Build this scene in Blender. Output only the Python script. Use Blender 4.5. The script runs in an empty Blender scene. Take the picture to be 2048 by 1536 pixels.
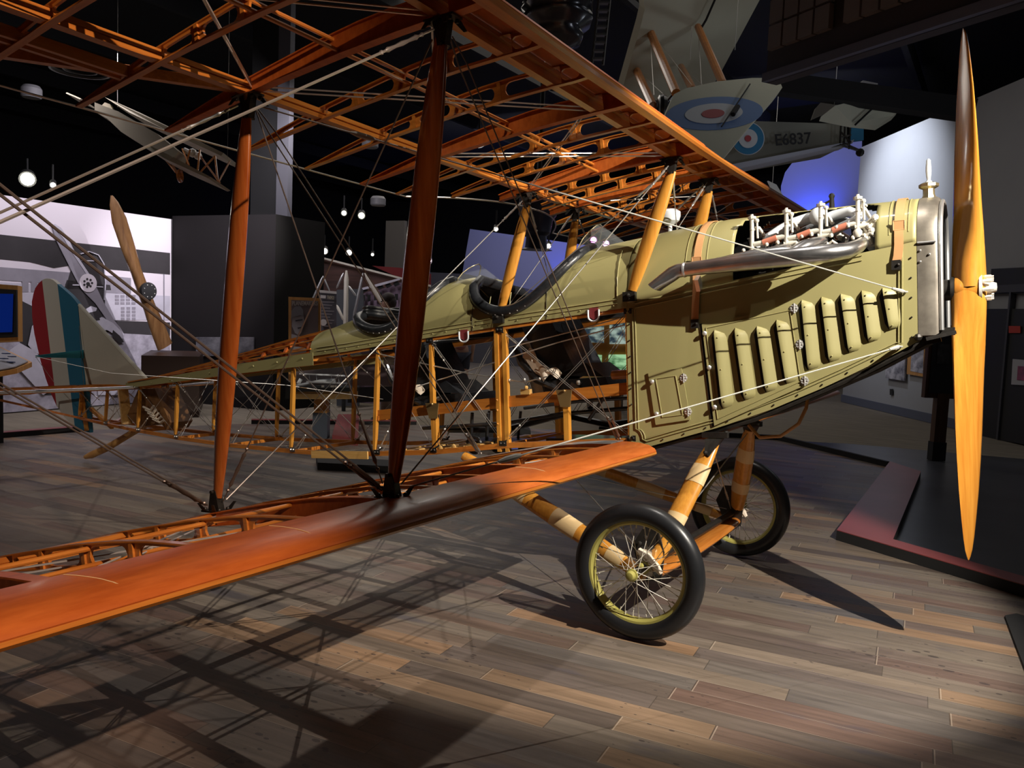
import bpy, math, random
from mathutils import Vector as V, Matrix, Euler
random.seed(7)
PI = math.pi
col = bpy.context.scene.collection
scene = bpy.context.scene

# ------------------------------------------------------------------ materials
MATS = {}
def nmat(name):
    m = bpy.data.materials.new(name); m.use_nodes = True
    MATS[name] = m
    return m, m.node_tree.nodes, m.node_tree.links, m.node_tree.nodes['Principled BSDF']

def mat(name, c, rough=.5, metal=0., coat=0., noise=0., nscale=(8, 8, 8), c2=None, bump=0., emit=None, es=0., spec=.5, trans=0., alpha=1.):
    m, n, l, b = nmat(name)
    b.inputs['Base Color'].default_value = (*c, 1); b.inputs['Roughness'].default_value = rough
    b.inputs['Metallic'].default_value = metal; b.inputs['Coat Weight'].default_value = coat
    b.inputs['Coat Roughness'].default_value = .12; b.inputs['Specular IOR Level'].default_value = spec
    if trans: b.inputs['Transmission Weight'].default_value = trans; b.inputs['IOR'].default_value = 1.05
    if alpha < 1: b.inputs['Alpha'].default_value = alpha
    if emit: b.inputs['Emission Color'].default_value = (*emit, 1); b.inputs['Emission Strength'].default_value = es
    if noise or c2:
        tc = n.new('ShaderNodeTexCoord'); mp = n.new('ShaderNodeMapping'); mp.inputs['Scale'].default_value = nscale
        nz = n.new('ShaderNodeTexNoise'); nz.inputs['Scale'].default_value = 1; nz.inputs['Detail'].default_value = 5; nz.inputs['Roughness'].default_value = .6
        l.new(tc.outputs['Object'], mp.inputs['Vector']); l.new(mp.outputs['Vector'], nz.inputs['Vector'])
        r = n.new('ShaderNodeValToRGB'); a = c; d = c2 or tuple(x * (1 - noise) for x in c)
        r.color_ramp.elements[0].position = .32; r.color_ramp.elements[1].position = .68
        r.color_ramp.elements[0].color = (*d, 1); r.color_ramp.elements[1].color = (*a, 1)
        l.new(nz.outputs['Fac'], r.inputs['Fac']); l.new(r.outputs['Color'], b.inputs['Base Color'])
        if bump:
            bp = n.new('ShaderNodeBump'); bp.inputs['Strength'].default_value = bump; bp.inputs['Distance'].default_value = .01
            l.new(nz.outputs['Fac'], bp.inputs['Height']); l.new(bp.outputs['Normal'], b.inputs['Normal'])
    return m

def wood(name, c, c2, sc, rough=.3, coat=.5):
    return mat(name, c, rough, coat=coat, c2=c2, nscale=sc)
W1, W2 = (.68, .25, .042), (.48, .145, .020)
WX = wood('varnished_wood_lengthwise', W1, W2, (3, 60, 60))
WY = wood('varnished_wood_spanwise', W1, W2, (60, 3, 60))
WZ = wood('varnished_wood_upright', (.76, .35, .055), (.62, .25, .035), (60, 60, 3))
WP = wood('varnished_mahogany_plywood', (.60, .15, .028), (.44, .092, .015), (40, 6, 20), rough=.36, coat=.08)
MATS['varnished_mahogany_plywood'].node_tree.nodes['Principled BSDF'].inputs['Specular IOR Level'].default_value = .3
WPALE = wood('pale_spliced_wood', (.80, .50, .18), (.66, .36, .10), (4, 50, 50))
WPROP = wood('laminated_propeller_wood', (.74, .33, .05), (.56, .20, .025), (30, 30, 2.2), rough=.22, coat=.6)
WDARK = wood('dark_strut_wood', (.52, .15, .03), (.36, .08, .014), (50, 50, 3), rough=.2, coat=.8)
WFLOORW = wood('display_wood', (.62, .33, .10), (.5, .24, .07), (20, 20, 3), rough=.4, coat=.1)
OLIVE = mat('olive_drab_paint', (.375, .338, .145), .45, coat=.1, noise=.04, nscale=(3, 3, 3))
OLIVED = mat('olive_wheel_enamel', (.42, .38, .10), .4)
STEEL = mat('bare_steel', (.62, .60, .57), .3, 1.0, noise=.25, nscale=(14, 14, 14))
RADM = mat('tarnished_radiator_metal', (.50, .45, .38), .42, .75, noise=.45, nscale=(9, 9, 9))
EXH = mat('polished_exhaust_metal', (.66, .65, .66), .27, .95, noise=.3, nscale=(20, 20, 20))
BRASS = mat('brass', (.60, .53, .33), .36, .9)
CHROME = mat('nickel', (.80, .79, .76), .28, .55)
DCABLE = mat('oiled_cable', (.20, .165, .14), .4, .6)
CABLE = mat('steel_cable', (.60, .58, .54), .35, .8)
ROPE = mat('white_cord', (.46, .45, .40), .7)
BLK = mat('black_enamel', (.02, .02, .022), .3, coat=.4)
BLKM = mat('matte_black', (.012, .012, .013), .8)
IRON = mat('dark_iron', (.055, .05, .045), .45, .6, noise=.4, nscale=(30, 30, 30))
RUB = mat('black_rubber', (.022, .023, .026), .33, noise=.25, nscale=(6, 6, 6))
LEATH = mat('black_leather', (.022, .024, .028), .34, coat=.2, noise=.3, nscale=(25, 25, 25), bump=.3)
STRAP = mat('tan_leather', (.70, .37, .16), .55, noise=.12, nscale=(10, 10, 10))
CREAM = mat('cream_enamel', (.76, .72, .62), .4)
WHITE = mat('white_enamel', (.74, .78, .82), .3, coat=.3)
REDH = mat('red_rubber_hose', (.62, .21, .13), .6)
FABRIC = mat('doped_linen', (.60, .56, .46), .7, noise=.06, nscale=(3, 3, 3))
RUDR = mat('rudder_red', (.38, .02, .03), .5); RUDW = mat('rudder_white', (.62, .59, .52), .55); RUDB = mat('rudder_blue', (.02, .16, .27), .5)
HORN = mat('bright_blue_paint', (.03, .42, .62), .4)
MAROON = mat('maroon_webbing', (.22, .025, .03), .7)
SILV = mat('aluminium_plate', (.70, .71, .72), .35, .8)
TAPE = mat('cream_wrap_tape', (.80, .58, .30), .5)
PAD = mat('cream_belt_webbing', (.75, .64, .52), .8)
GLASS = mat('clear_celluloid', (.6, .65, .68), .12, spec=.3, alpha=.06)

# ------------------------------------------------------------------ mesh builder
class M:
    def __init__(s): s.v = []; s.f = []; s.mi = []; s.k = 0
    def add(s, vs, fs):
        b = len(s.v); s.v += [tuple(v) for v in vs]
        for f in fs: s.f.append(tuple(i + b for i in f)); s.mi.append(s.k)
    def box(s, c, d, R=None):
        c = V(c); hx, hy, hz = d[0] / 2, d[1] / 2, d[2] / 2
        vs = [V((x * hx, y * hy, z * hz)) for x in (-1, 1) for y in (-1, 1) for z in (-1, 1)]
        if R: vs = [R @ v for v in vs]
        s.add([c + v for v in vs], [(0, 1, 3, 2), (4, 6, 7, 5), (0, 4, 5, 1), (2, 3, 7, 6), (0, 2, 6, 4), (1, 5, 7, 3)]); return s
    def frame(s, d, up=(0, 0, 1)):
        d = V(d).normalized(); u = V(up)
        if abs(d.dot(u.normalized())) > .98: u = V((1, 0, 0)) if abs(d.x) < .9 else V((0, 1, 0))
        a = d.cross(u).normalized(); b = a.cross(d).normalized()
        return a, b
    def beam(s, p, q, w, h, up=(0, 0, 1), w2=None, h2=None):
        p, q = V(p), V(q); a, b = s.frame(q - p, up); w2 = w2 or w; h2 = h2 or h
        vs = [p + a * x * w / 2 + b * y * h / 2 for x, y in ((-1, -1), (1, -1), (1, 1), (-1, 1))] + [q + a * x * w2 / 2 + b * y * h2 / 2 for x, y in ((-1, -1), (1, -1), (1, 1), (-1, 1))]
        s.add(vs, [(3, 2, 1, 0), (4, 5, 6, 7), (0, 1, 5, 4), (1, 2, 6, 5), (2, 3, 7, 6), (3, 0, 4, 7)]); return s
    def sweep(s, pts, prof, up=(0, 0, 1), scales=None, caps=True, closed=False):
        """prof: list of (a, b); sweeps closed profile along pts"""
        pts = [V(p) for p in pts]; n = len(prof); N = len(pts); vs = []
        for i, p in enumerate(pts):
            if closed: d = pts[(i + 1) % N] - pts[i - 1]
            else: d = pts[min(i + 1, N - 1)] - pts[max(i - 1, 0)]
            a, b = s.frame(d, up); k = scales[i] if scales else 1
            ka, kb = k if isinstance(k, tuple) else (k, k)
            vs += [p + a * x * ka + b * y * kb for x, y in prof]
        fs = []
        for i in range(N if closed else N - 1):
            j = (i + 1) % N
            for t in range(n):
                u = (t + 1) % n; fs.append((i * n + t, i * n + u, j * n + u, j * n + t))
        if caps and not closed: fs.append(tuple(range(n))[::-1]); fs.append(tuple((N - 1) * n + t for t in range(n)))
        s.add(vs, fs); return s
    def tube(s, pts, r, n=8, up=(0, 0, 1), closed=False):
        rs = r if isinstance(r, (list, tuple)) else None
        pr = [(math.cos(2 * PI * t / n), math.sin(2 * PI * t / n)) for t in range(n)]
        return s.sweep(pts, pr, up, [x for x in rs] if rs else [r] * len(pts), closed=closed)
    def ring(s, c, ax, R, r, n=48, m=12):
        ax = V(ax).normalized(); a, b = s.frame(ax)
        pts = [V(c) + a * math.cos(2 * PI * i / n) * R + b * math.sin(2 * PI * i / n) * R for i in range(n)]
        return s.tube(pts, r, m, up=tuple(ax), closed=True)
    def lathe(s, c, ax, prof, n=24, cap=True):
        """prof: [(r, h)...] along axis ax from c"""
        c = V(c); ax = V(ax).normalized(); a, b = s.frame(ax); vs = []
        for r, h in prof:
            for i in range(n):
                t = 2 * PI * i / n; vs.append(c + ax * h + (a * math.cos(t) + b * math.sin(t)) * r)
        fs = [(i * n + t, i * n + (t + 1) % n, (i + 1) * n + (t + 1) % n, (i + 1) * n + t) for i in range(len(prof) - 1) for t in range(n)]
        if cap: fs.append(tuple(range(n))[::-1]); fs.append(tuple((len(prof) - 1) * n + t for t in range(n)))
        s.add(vs, fs); return s
    def cyl(s, p, q, r, n=12, r2=None):
        p, q = V(p), V(q); return s.lathe(p, q - p, [(r, 0), (r2 if r2 is not None else r, (q - p).length)], n)
    def ball(s, c, r, n=12):
        if not isinstance(r, (tuple, list)): r = (r, r, r)
        c = V(c); m = max(4, n // 2); vs = [c + V((0, 0, -r[2]))]
        for j in range(1, m):
            t = -PI / 2 + PI * j / m
            vs += [c + V((r[0] * math.cos(t) * math.cos(2 * PI * i / n), r[1] * math.cos(t) * math.sin(2 * PI * i / n), r[2] * math.sin(t))) for i in range(n)]
        vs.append(c + V((0, 0, r[2]))); L = len(vs) - 1
        fs = [(0, 1 + (i + 1) % n, 1 + i) for i in range(n)] + [(L, L - n + i, L - n + (i + 1) % n) for i in range(n)]
        for j in range(m - 2): fs += [(1 + j * n + i, 1 + j * n + (i + 1) % n, 1 + (j + 1) * n + (i + 1) % n, 1 + (j + 1) * n + i) for i in range(n)]
        s.add(vs, fs); return s
    def prism(s, poly, off):
        """poly: 3-D outline, off: thickness vector (centred)"""
        off = V(off) / 2; n = len(poly); vs = [V(p) - off for p in poly] + [V(p) + off for p in poly]
        s.add(vs, [tuple(range(n))[::-1], tuple(range(n, 2 * n))] + [(i, (i + 1) % n, n + (i + 1) % n, n + i) for i in range(n)]); return s
    def grid(s, rows, thick=None, nrm=None):
        """surface from rows of points; optional thickness along nrm(i,j) (vector)"""
        R, C = len(rows), len(rows[0])
        vs = [V(p) for r in rows for p in r]
        fs = [(i * C + j, i * C + j + 1, (i + 1) * C + j + 1, (i + 1) * C + j) for i in range(R - 1) for j in range(C - 1)]
        if thick is None: s.add(vs, fs); return s
        nn = []
        for i in range(R):
            for j in range(C):
                a = V(rows[min(i + 1, R - 1)][j]) - V(rows[max(i - 1, 0)][j]); b = V(rows[i][min(j + 1, C - 1)]) - V(rows[i][max(j - 1, 0)])
                q = a.cross(b); nn.append(q.normalized() if q.length > 1e-9 else V((0, 0, 1)))
        o = R * C; vs2 = [vs[i] + nn[i] * thick for i in range(o)]
        fs += [tuple(o + k for k in f[::-1]) for f in fs[:]]
        for i in range(R - 1): fs += [(i * C, (i + 1) * C, o + (i + 1) * C, o + i * C), (i * C + C - 1, o + i * C + C - 1, o + (i + 1) * C + C - 1, (i + 1) * C + C - 1)]
        for j in range(C - 1): fs += [(j, o + j, o + j + 1, j + 1), ((R - 1) * C + j, (R - 1) * C + j + 1, o + (R - 1) * C + j + 1, o + (R - 1) * C + j)]
        s.add(vs + vs2, fs); return s
    def build(s, name, mats, parent=None, label=None, smooth=None, loc=None, **tags):
        me = bpy.data.meshes.new(name)
        vs = s.v
        if loc is not None: vs = [(v[0] - loc[0], v[1] - loc[1], v[2] - loc[2]) for v in vs]
        me.from_pydata(vs, [], s.f)
        if not isinstance(mats, (list, tuple)): mats = [mats]
        for m in mats: me.materials.append(m)
        me.polygons.foreach_set('material_index', s.mi)
        me.validate(); me.update()
        import bmesh
        bm = bmesh.new(); bm.from_mesh(me); bmesh.ops.recalc_face_normals(bm, faces=bm.faces); bm.to_mesh(me); bm.free()
        if smooth is None: smooth = 35
        if smooth:
            for p in me.polygons: p.use_smooth = True
            me.set_sharp_from_angle(angle=math.radians(smooth))
        o = bpy.data.objects.new(name, me); col.objects.link(o)
        if loc is not None: o.location = loc
        if parent: o.parent = parent
        if label: o['label'] = label
        for k, v in tags.items(): o[k] = v
        return o

def tag(o, label, cat, group=None):
    o['label'] = label; o['category'] = cat
    if group: o['group'] = group
    return o
def empty(name, loc, label, cat, group=None, rot=None):
    o = bpy.data.objects.new(name, None); col.objects.link(o); o.location = loc; o.empty_display_size = .1
    if rot: o.rotation_euler = rot
    return tag(o, label, cat, group)
def struct(o): o['kind'] = 'structure'; return o
def lerp(a, b, t): return a + (b - a) * t
def interp(tab, x):
    """tab sorted by descending or ascending x"""
    t = sorted(tab)
    if x <= t[0][0]: return t[0][1]
    for (a, p), (b, q) in zip(t, t[1:]):
        if x <= b: return p + (q - p) * (x - a) / (b - a)
    return t[-1][1]
def vl(p, q, t): return V(p).lerp(V(q), t)

# ------------------------------------------------------------------ camera
F = 1641.4
CP = V((.1821, -4.4393, 1.5004))
CR, CU, CF = V((.857313, .513123, .041463)), V((-.078066, .049975, .995695)), V((-.508842, .856859, -.082902))
cd = bpy.data.cameras.new('camera'); cam = bpy.data.objects.new('camera', cd); col.objects.link(cam)
cd.sensor_fit = 'HORIZONTAL'; cd.sensor_width = 36; cd.lens = 36 * F / 2048; cd.clip_start = .02; cd.clip_end = 200
CB = -CF
cam.matrix_world = Matrix(((CR.x, CU.x, CB.x, CP.x), (CR.y, CU.y, CB.y, CP.y), (CR.z, CU.z, CB.z, CP.z), (0, 0, 0, 1)))
scene.camera = cam
def ray(px, py): return CR * ((px - 1024) / F) + CU * ((768 - py) / F) + CF
def at(px, py, d): return CP + ray(px, py) * d
def onz(px, py, z=0):
    r = ray(px, py); return CP + r * ((z - CP.z) / r.z)
def onplane(px, py, p0, n):
    r = ray(px, py); n = V(n); return CP + r * ((V(p0) - CP).dot(n) / r.dot(n))

scene.view_settings.view_transform = 'Standard'; scene.view_settings.look = 'None'
scene.view_settings.exposure = 0; scene.view_settings.gamma = 1
scene.view_settings.use_curve_mapping = False
# ================================================================== the skeleton biplane (its own axes: x forward, y port, z up, origin at the propeller hub)
O = V((0, 0, 1.71314))
BX, BY, BZ = V((.99605, 0, .0887955)), V((.00082, .999957, -.0091966)), V((-.0887917, .009233, .9960074))
plane = empty('biplane', O, 'uncovered wooden training biplane with an olive nose standing on its wheels on the plank floor', 'airplane')
plane.matrix_world = Matrix(((BX.x, BY.x, BZ.x, O.x), (BX.y, BY.y, BZ.y, O.y), (BX.z, BY.z, BZ.z, O.z), (0, 0, 0, 1)))
P = plane
def a2w(p): p = V(p); return O + BX * p.x + BY * p.y + BZ * p.z

# --------------------------------------------------------------- wings
CH = 1.51; INC = math.radians(5.2); CI, SI = math.cos(INC), math.sin(INC)
TOP = [(0, .018), (.012, .034), (.04, .052), (.09, .068), (.15, .078), (.22, .086), (.35, .095), (.5, .098), (.7, .092), (.9, .078), (1.055, .066), (1.2, .050), (1.35, .029), (1.45, .014), (1.51, .006)]
BOT = [(0, .018), (.008, .004), (.03, 0), (.09, .000), (.18, .006), (.35, .014), (.6, .020), (.9, .019), (1.055, .016), (1.2, .010), (1.35, .004), (1.51, 0)]
def top(c): return interp(TOP, c)
def bot(c): return interp(BOT, c)
class Wing:
    def __init__(s, xle, zle, dih, yref=0, inc=5.2): s.xle, s.zle, s.dih, s.yref = xle, zle, dih, yref; s.ci, s.si = math.cos(math.radians(inc)), math.sin(math.radians(inc))
    def p(s, y, c, h):
        z = s.zle + (abs(y) - s.yref) * s.dih
        return V((s.xle - c * s.ci - h * s.si, y, z - c * s.si + h * s.ci))
UP = Wing(-1.125, .758, .0165)
LO = Wing(-1.381, -.770, .006, 2.337, 6.2)

CAPS = {'mid': [(.225, .40), (.45, .62), (.67, .83), (.88, 1.02)], 'nose': [(.07, .15)], 'tail': [(1.10, 1.33)]}
def holes(c):
    """(lo, hi) fraction of an opening at chord c, or None"""
    for k, L in CAPS.items():
        for a, b in L:
            if a < c < b:
                hh = .5 * (top(c) - bot(c)) - .013
                if hh < .004: return None
                r = hh; d = min(c - a, b - c)
                if d < r: hh *= math.sqrt(max(0, 1 - (1 - d / r) ** 2))
                return hh if hh > .002 else None
    return None
def rib(w, y, solid=False, parent=None, cend=CH, cst=.0):
    m = M(); t = .0045 if not solid else .009
    cs = set([cst, cend]); 
    k = cst
    while k < cend: cs.add(round(k, 4)); k += .03
    if not solid:
        for L in CAPS.values():
            for a, b in L:
                for e in (0, .004, .010, .018, .028): cs.add(a + e); cs.add(b - e)
                cs.add(a + .0001); cs.add(b - .0001)
    cs = sorted(c for c in cs if cst + .004 <= c <= cend and not (.16 < c < .20) and not (1.035 < c < 1.075)) 
    prev = None
    for c in cs:
        T, B = top(c) - .003, bot(c) + .003; mid = (T + B) / 2; h = None if solid else holes(c)
        cur = (c, T, B, mid + (h or 0), mid - (h or 0))
        if prev and c - prev[0] < .06:
            for sgn in (0, 1):
                hi = ((prev[1], prev[3]), (cur[1], cur[3])) if not sgn else ((prev[4], prev[2]), (cur[4], cur[2]))
                vs = []
                for (cc, (u, d)) in ((prev[0], hi[0]), (cur[0], hi[1])):
                    for yy in (-t, t): vs += [w.p(y + yy, cc, u), w.p(y + yy, cc, d)]
                m.add(vs, [(0, 1, 5, 4), (2, 6, 7, 3), (0, 4, 6, 2), (1, 3, 7, 5)])
        prev = cur
    # cap strips
    cw = .012 if not solid else .019
    for fn, sg in ((top, 1), (bot, -1)):
        ks = [c for c in [.03, .06, .1, .15, .2, .27, .35, .43, .5, .6, .7, .8, .9, 1.0, 1.055, 1.15, 1.25, 1.35, 1.45, 1.51] if cst <= c <= cend]
        if ks[-1] != cend: ks.append(cend)
        if sg > 0: ks = [c for c in ks if c >= .15]
        rows = []
        for e0, e1 in ((-cw, 0), (cw, 0), (cw, 1), (-cw, 1)):
            rows.append([w.p(y + e0, c, fn(c) - sg * .0045 * e1) for c in ks])
        rows.append(rows[0]); m.grid(rows)
    # upright posts between the openings
    if not solid:
        for c in (.425, .645, .855):
            a, b = w.p(y, c, bot(c) + .003), w.p(y, c, top(c) - .003)
            m.beam(a, b, .022, .016, up=(1, 0, 0))
    o = m.build('rib', WX if not solid else WP, parent, smooth=40)
    if solid: o['label'] = 'solid plywood compression rib'
    return o
def spar(w, c, y0, y1, parent, name, wid=.030):
    m = M(); u = top(c) - .0045; d = bot(c) + .0045; k = .010
    hw_, tk = wid / 2, wid / 2 - .010
    pr = [(-hw_, d), (hw_, d), (hw_, d + .017), (tk, d + .021), (tk, u - .021), (hw_, u - .017), (hw_, u), (-hw_, u), (-hw_, u - .017), (-tk, u - .021), (-tk, d + .021), (-hw_, d + .017)]
    n = len(pr); ys = [y0, 0, y1] if y0 * y1 < 0 else [y0, y1]
    vs = [w.p(y, c + a, h) for y in ys for a, h in pr]
    fs = [(i * n + t, i * n + (t + 1) % n, (i + 1) * n + (t + 1) % n, (i + 1) * n + t) for i in range(len(ys) - 1) for t in range(n)] + [tuple(range(n)), tuple((len(ys) - 1) * n + t for t in range(n))[::-1]]
    m.add(vs, fs); return m.build(name, WY, parent, smooth=30)
def lead(w, y0, y1, name, label, n=8):
    """leading edge: plywood nose skin over the top, rounded nose strip underneath"""
    m = M(); ys = [lerp(y0, y1, i / n) for i in range(n + 1)]
    cs = [(.178, top(.178)), (.15, top(.15)), (.12, top(.12)), (.09, top(.09)), (.06, top(.06)), (.035, top(.035) + .002), (.018, top(.018) + .001), (.006, .030), (.0, .018), (.006, .007), (.02, .001), (.034, 0)]
    def sc(y):  # root end swept back a little
        return 1
    m.grid([[w.p(y, c, h) for c, h in cs] for y in ys], thick=.004)
    o = m.build(name, WP, P, label=label, smooth=50); m = M()
    # nose strip
    pr = [(-.004, .016), (-.004, .006), (.006, -.002), (.040, -.004), (.040, .008), (.010, .012)]
    vs = [w.p(y, a, h - .001) for y in (y0, y1) for a, h in pr]; k = len(pr)
    m.add(vs, [(t, (t + 1) % k, k + (t + 1) % k, k + t) for t in range(k)] + [tuple(range(k)), tuple(range(k, 2 * k))[::-1]])
    m.build('nose_strip', WY, o); return o
def rod(w, y0, y1, c, h, parent, r=.0075, name='stringer'):
    m = M(); m.tube([w.p(y0, c, h), w.p(y1, c, h)], r, 8, up=(1, 0, 0)); return m.build(name, WY, parent)
def wire(m, p, q, r=.0022, n=5): m.tube([p, q], r, n)

def wing_half(w, s, y0, ys, tip, nm, lab, cut=False):
    W_ = lead(w, s * y0, s * tip, nm, lab)
    spar(w, .192, s * y0, s * tip, W_, 'front_spar'); spar(w, 1.055, s * y0, s * (tip - .1), W_, 'rear_spar')
    sol = []
    for y, so in ys:
        ce = CH
        if cut and y < .85: ce = 1.51 - .32 * (1 - ((y) / .85) ** 2)
        if y > tip - .3: ce = 1.35
        rib(w, s * y, so, W_, cend=ce)
        if so: sol.append(y)
    for a, b in zip(sol, sol[1:]):
        rod(w, s * (a + .0), s * (b - .0), .60, bot(.6) + .014, W_); rod(w, s * a, s * b, .62, top(.62) - .016, W_)
        m = M()
        for off in (.02, -.02) if s < 0 and a < 3 else (.02,):
            wire(m, w.p(s * a, .22, .035 + off * .4), w.p(s * b, 1.03, .035 + off * .4), .0032); wire(m, w.p(s * b, .22, .045 + off * .4), w.p(s * a, 1.03, .045 + off * .4), .0032)
        m.build('drag_wire', CHROME, W_)
    return W_
us = [(.31, True), (.62, False), (.93, False), (1.21, True), (1.60, False), (1.965, False), (2.337, True), (2.70, False), (3.06, False), (3.43, True), (3.78, False), (4.13, False), (4.47, False), (4.80, True), (5.15, False), (5.5, False), (5.85, False), (6.2, True), (6.5, False)]
ls = [(.44, True), (.75, False), (1.10, False), (1.45, True), (1.79, False), (2.09, False), (2.36, True), (2.73, False), (3.11, False), (3.48, True), (3.85, False), (4.2, False), (4.5, False), (4.80, True), (5.05, False)]
UWS = wing_half(UP, -1, .31, us, 6.55, 'upper_wing', 'starboard upper wing frame with no covering', True)
UWP = wing_half(UP, 1, .31, us, 6.55, 'upper_wing', 'port upper wing frame with no covering', True)
LWS = wing_half(LO, -1, .44, ls, 5.12, 'lower_wing', 'starboard lower wing frame with a glossy plywood nose')
LWP = wing_half(LO, 1, .44, ls, 5.12, 'lower_wing', 'port lower wing frame behind the fuselage')
# centre section
cs_ = lead(UP, -.31, .31, 'centre_section', 'short wing centre section above the fuselage', 2)
spar(UP, .192, -.31, .31, cs_, 'front_spar'); spar(UP, 1.055, -.31, .31, cs_, 'rear_spar')
rib(UP, -.12, False, cs_, cend=1.19); rib(UP, .12, False, cs_, cend=1.19)
# trailing edge wire, arching forward over the cockpits
m = M()
def te(w, y, c=CH): return w.p(y, c, .003)
for s in (-1, 1):
    m.tube([te(UP, s * 6.4, 1.4), te(UP, s * 3.3), te(UP, s * .85)], .004, 6)
arc = [te(UP, -.85 + 1.7 * i / 20, 1.51 - .32 * (1 - (abs(-.85 + 1.7 * i / 20) / .85) ** 2)) for i in range(21)]
m.tube(arc, .005, 6)
m.build('trailing_edge_tube', CABLE, UWS)
m = M()
for s in (-1, 1): m.tube([te(LO, s * 5.05), te(LO, s * .44)], .004, 6)
m.build('trailing_edge_tube', CABLE, LWS)
# aileron framing on the starboard upper wing
m = M()
m.beam(UP.p(-2.36, 1.09, .05), UP.p(-3.45, 1.46, .012), .028, .034); m.build('diagonal_brace', WX, UWS)
m = M(); m.beam(UP.p(-2.72, 1.20, .032), UP.p(-6.2, 1.20, .032), .016, .036); m.beam(UP.p(-2.72, 1.235, .03), UP.p(-6.2, 1.235, .03), .016, .034); m.build('aileron_spar', WY, UWS)
m = M(); m.beam(UP.p(2.36, 1.09, .05), UP.p(3.45, 1.46, .012), .028, .034); m.build('diagonal_brace', WX, UWP)
m = M(); m.beam(UP.p(2.72, 1.20, .032), UP.p(6.2, 1.20, .032), .016, .036); m.beam(UP.p(2.72, 1.235, .03), UP.p(6.2, 1.235, .03), .016, .034); m.build('aileron_spar', WY, UWP)
# pale scarf joints in the plywood nose of the starboard lower wing
for y, k in ((-3.42, .05), (-2.86, .03), (-1.55, .02)):
    m = M(); pts = [LO.p(y - k * c * 6 + k * .5, c, interp(TOP, c) + .0048) for c in (.17, .14, .11, .08, .05, .03)]
    m.tube(pts, .0012, 4); m.build('scarf_joint', TAPE, LWS)
# light aluminium root panel over the lower wing
for s, w_ in ((-1, LWS), (1, LWP)):
    m = M(); rows = []
    for y in (.40, .56):
        rows.append([LO.p(s * y, c, top(c) + .005) for c in (.19, .3, .45, .6, .8, 1.0, 1.15)])
    m.grid(rows, thick=.003); m.build('root_walkway', SILV, w_)

# --------------------------------------------------------------- struts and rigging
YI, YO, YC = 2.337, 4.80, .311
FU = lambda y: UP.p(y, .182, -.002); RU = lambda y: UP.p(y, 1.055, .008)
FL = lambda y: LO.p(y, .182, .085); RL = lambda y: LO.p(y, 1.055, .074)
def strut_mesh(p, q, chord, thick, taper=.45, nose_x=1):
    """streamlined strut from p (bottom) to q (top), chord along x, tapering to both ends"""
    m = M(); N = 14; pts = []; sc = []
    pr = []
    for i in range(16):
        t = 2 * PI * i / 16; a = math.cos(t); b = math.sin(t)
        pr.append((a if a > 0 else a, b * (1.0 if a > 0 else (1 + a * .35))))
    d = V(q) - V(p)
    ax = V((1, 0, 0)); ax = (ax - d.normalized() * ax.dot(d.normalized())).normalized(); bx = d.normalized().cross(ax)
    vs = []
    for i in range(N + 1):
        t = i / N; k = 1 - (1 - taper) * abs(2 * t - 1) ** 2.6; kb = 1 - (1 - max(taper, .6)) * abs(2 * t - 1) ** 2.6
        c = V(p) + d * t
        vs += [c + ax * a * chord / 2 * k + bx * b * thick / 2 * kb for a, b in pr]
    n = len(pr)
    m.add(vs, [(i * n + t, i * n + (t + 1) % n, (i + 1) * n + (t + 1) % n, (i + 1) * n + t) for i in range(N) for t in range(n)] + [tuple(range(n)), tuple(N * n + t for t in range(n))])
    return m
def fitting(c, up, big=1.0, parent=None):
    m = M(); c = V(c); u = 1 if up > 0 else -1
    m.box(c + V((0, 0, u * -.004)), (.11 * big, .055, .007)); m.box(c + V((0, 0, u * .018)), (.03, .022, .04))
    m.prism([c + V((-.03, 0, 0)), c + V((.03, 0, 0)), c + V((.014, 0, u * .075)), c + V((-.014, 0, u * .075))], (0, .028, 0))
    for dx in (-.04, .04):
        for dy in (-.02, .02): m.ball(c + V((dx, dy, u * .004)), .008, 8)
    m.cyl(c + V((0, -.024, u * .07)), c + V((0, .024, u * .07)), .007, 8)
    for dx, dy in ((-.03, -.03), (.035, .03), (.03, -.035), (-.035, .03)):
        m.prism([c + V((dx - .012, dy, 0)), c + V((dx + .012, dy, 0)), c + V((dx * 1.5 + .006, dy * 1.5, u * .03)), c + V((dx * 1.5 - .006, dy * 1.5, u * .03))], (0, .004, 0))
    return m.build('strut_fitting', IRON, parent)
def turnbuckle(m, p, q, dist, L=.13, r=.008):
    p, q = V(p), V(q); d = (q - p).normalized(); a = p + d * dist
    m.lathe(a, d, [(.004, 0), (r, .012), (r * .8, .02), (r * .62, L * .3), (r * .9, L * .5), (r * .62, L * .7), (r * .8, L - .02), (r, L - .012), (.004, L)], 8)
    for t in (-.018, L + .018): m.ball(a + d * t, .007, 6)
def strut(p, q, chord, thick, label=None, mt=WDARK, name='interplane_strut'):
    up = (V(q) - V(p)).normalized()
    o = strut_mesh(V(p) + up * .05, V(q) - up * .05, chord, thick).build(name, mt, P, label=label, smooth=60)
    fitting(p, 1, 1, o); fitting(q, -1, 1, o); return o
SIDE = {-1: 'starboard', 1: 'port'}
for s in (-1, 1):
    strut(FL(s * YI), FU(s * YI), .105, .042, SIDE[s] + ' inner front strut'); strut(RL(s * YI), RU(s * YI), .098, .040, SIDE[s] + ' inner rear strut')
    strut(FL(s * YO), FU(s * YO), .105, .042, SIDE[s] + ' outer front strut'); strut(RL(s * YO), RU(s * YO), .098, .040, SIDE[s] + ' outer rear strut')
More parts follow.
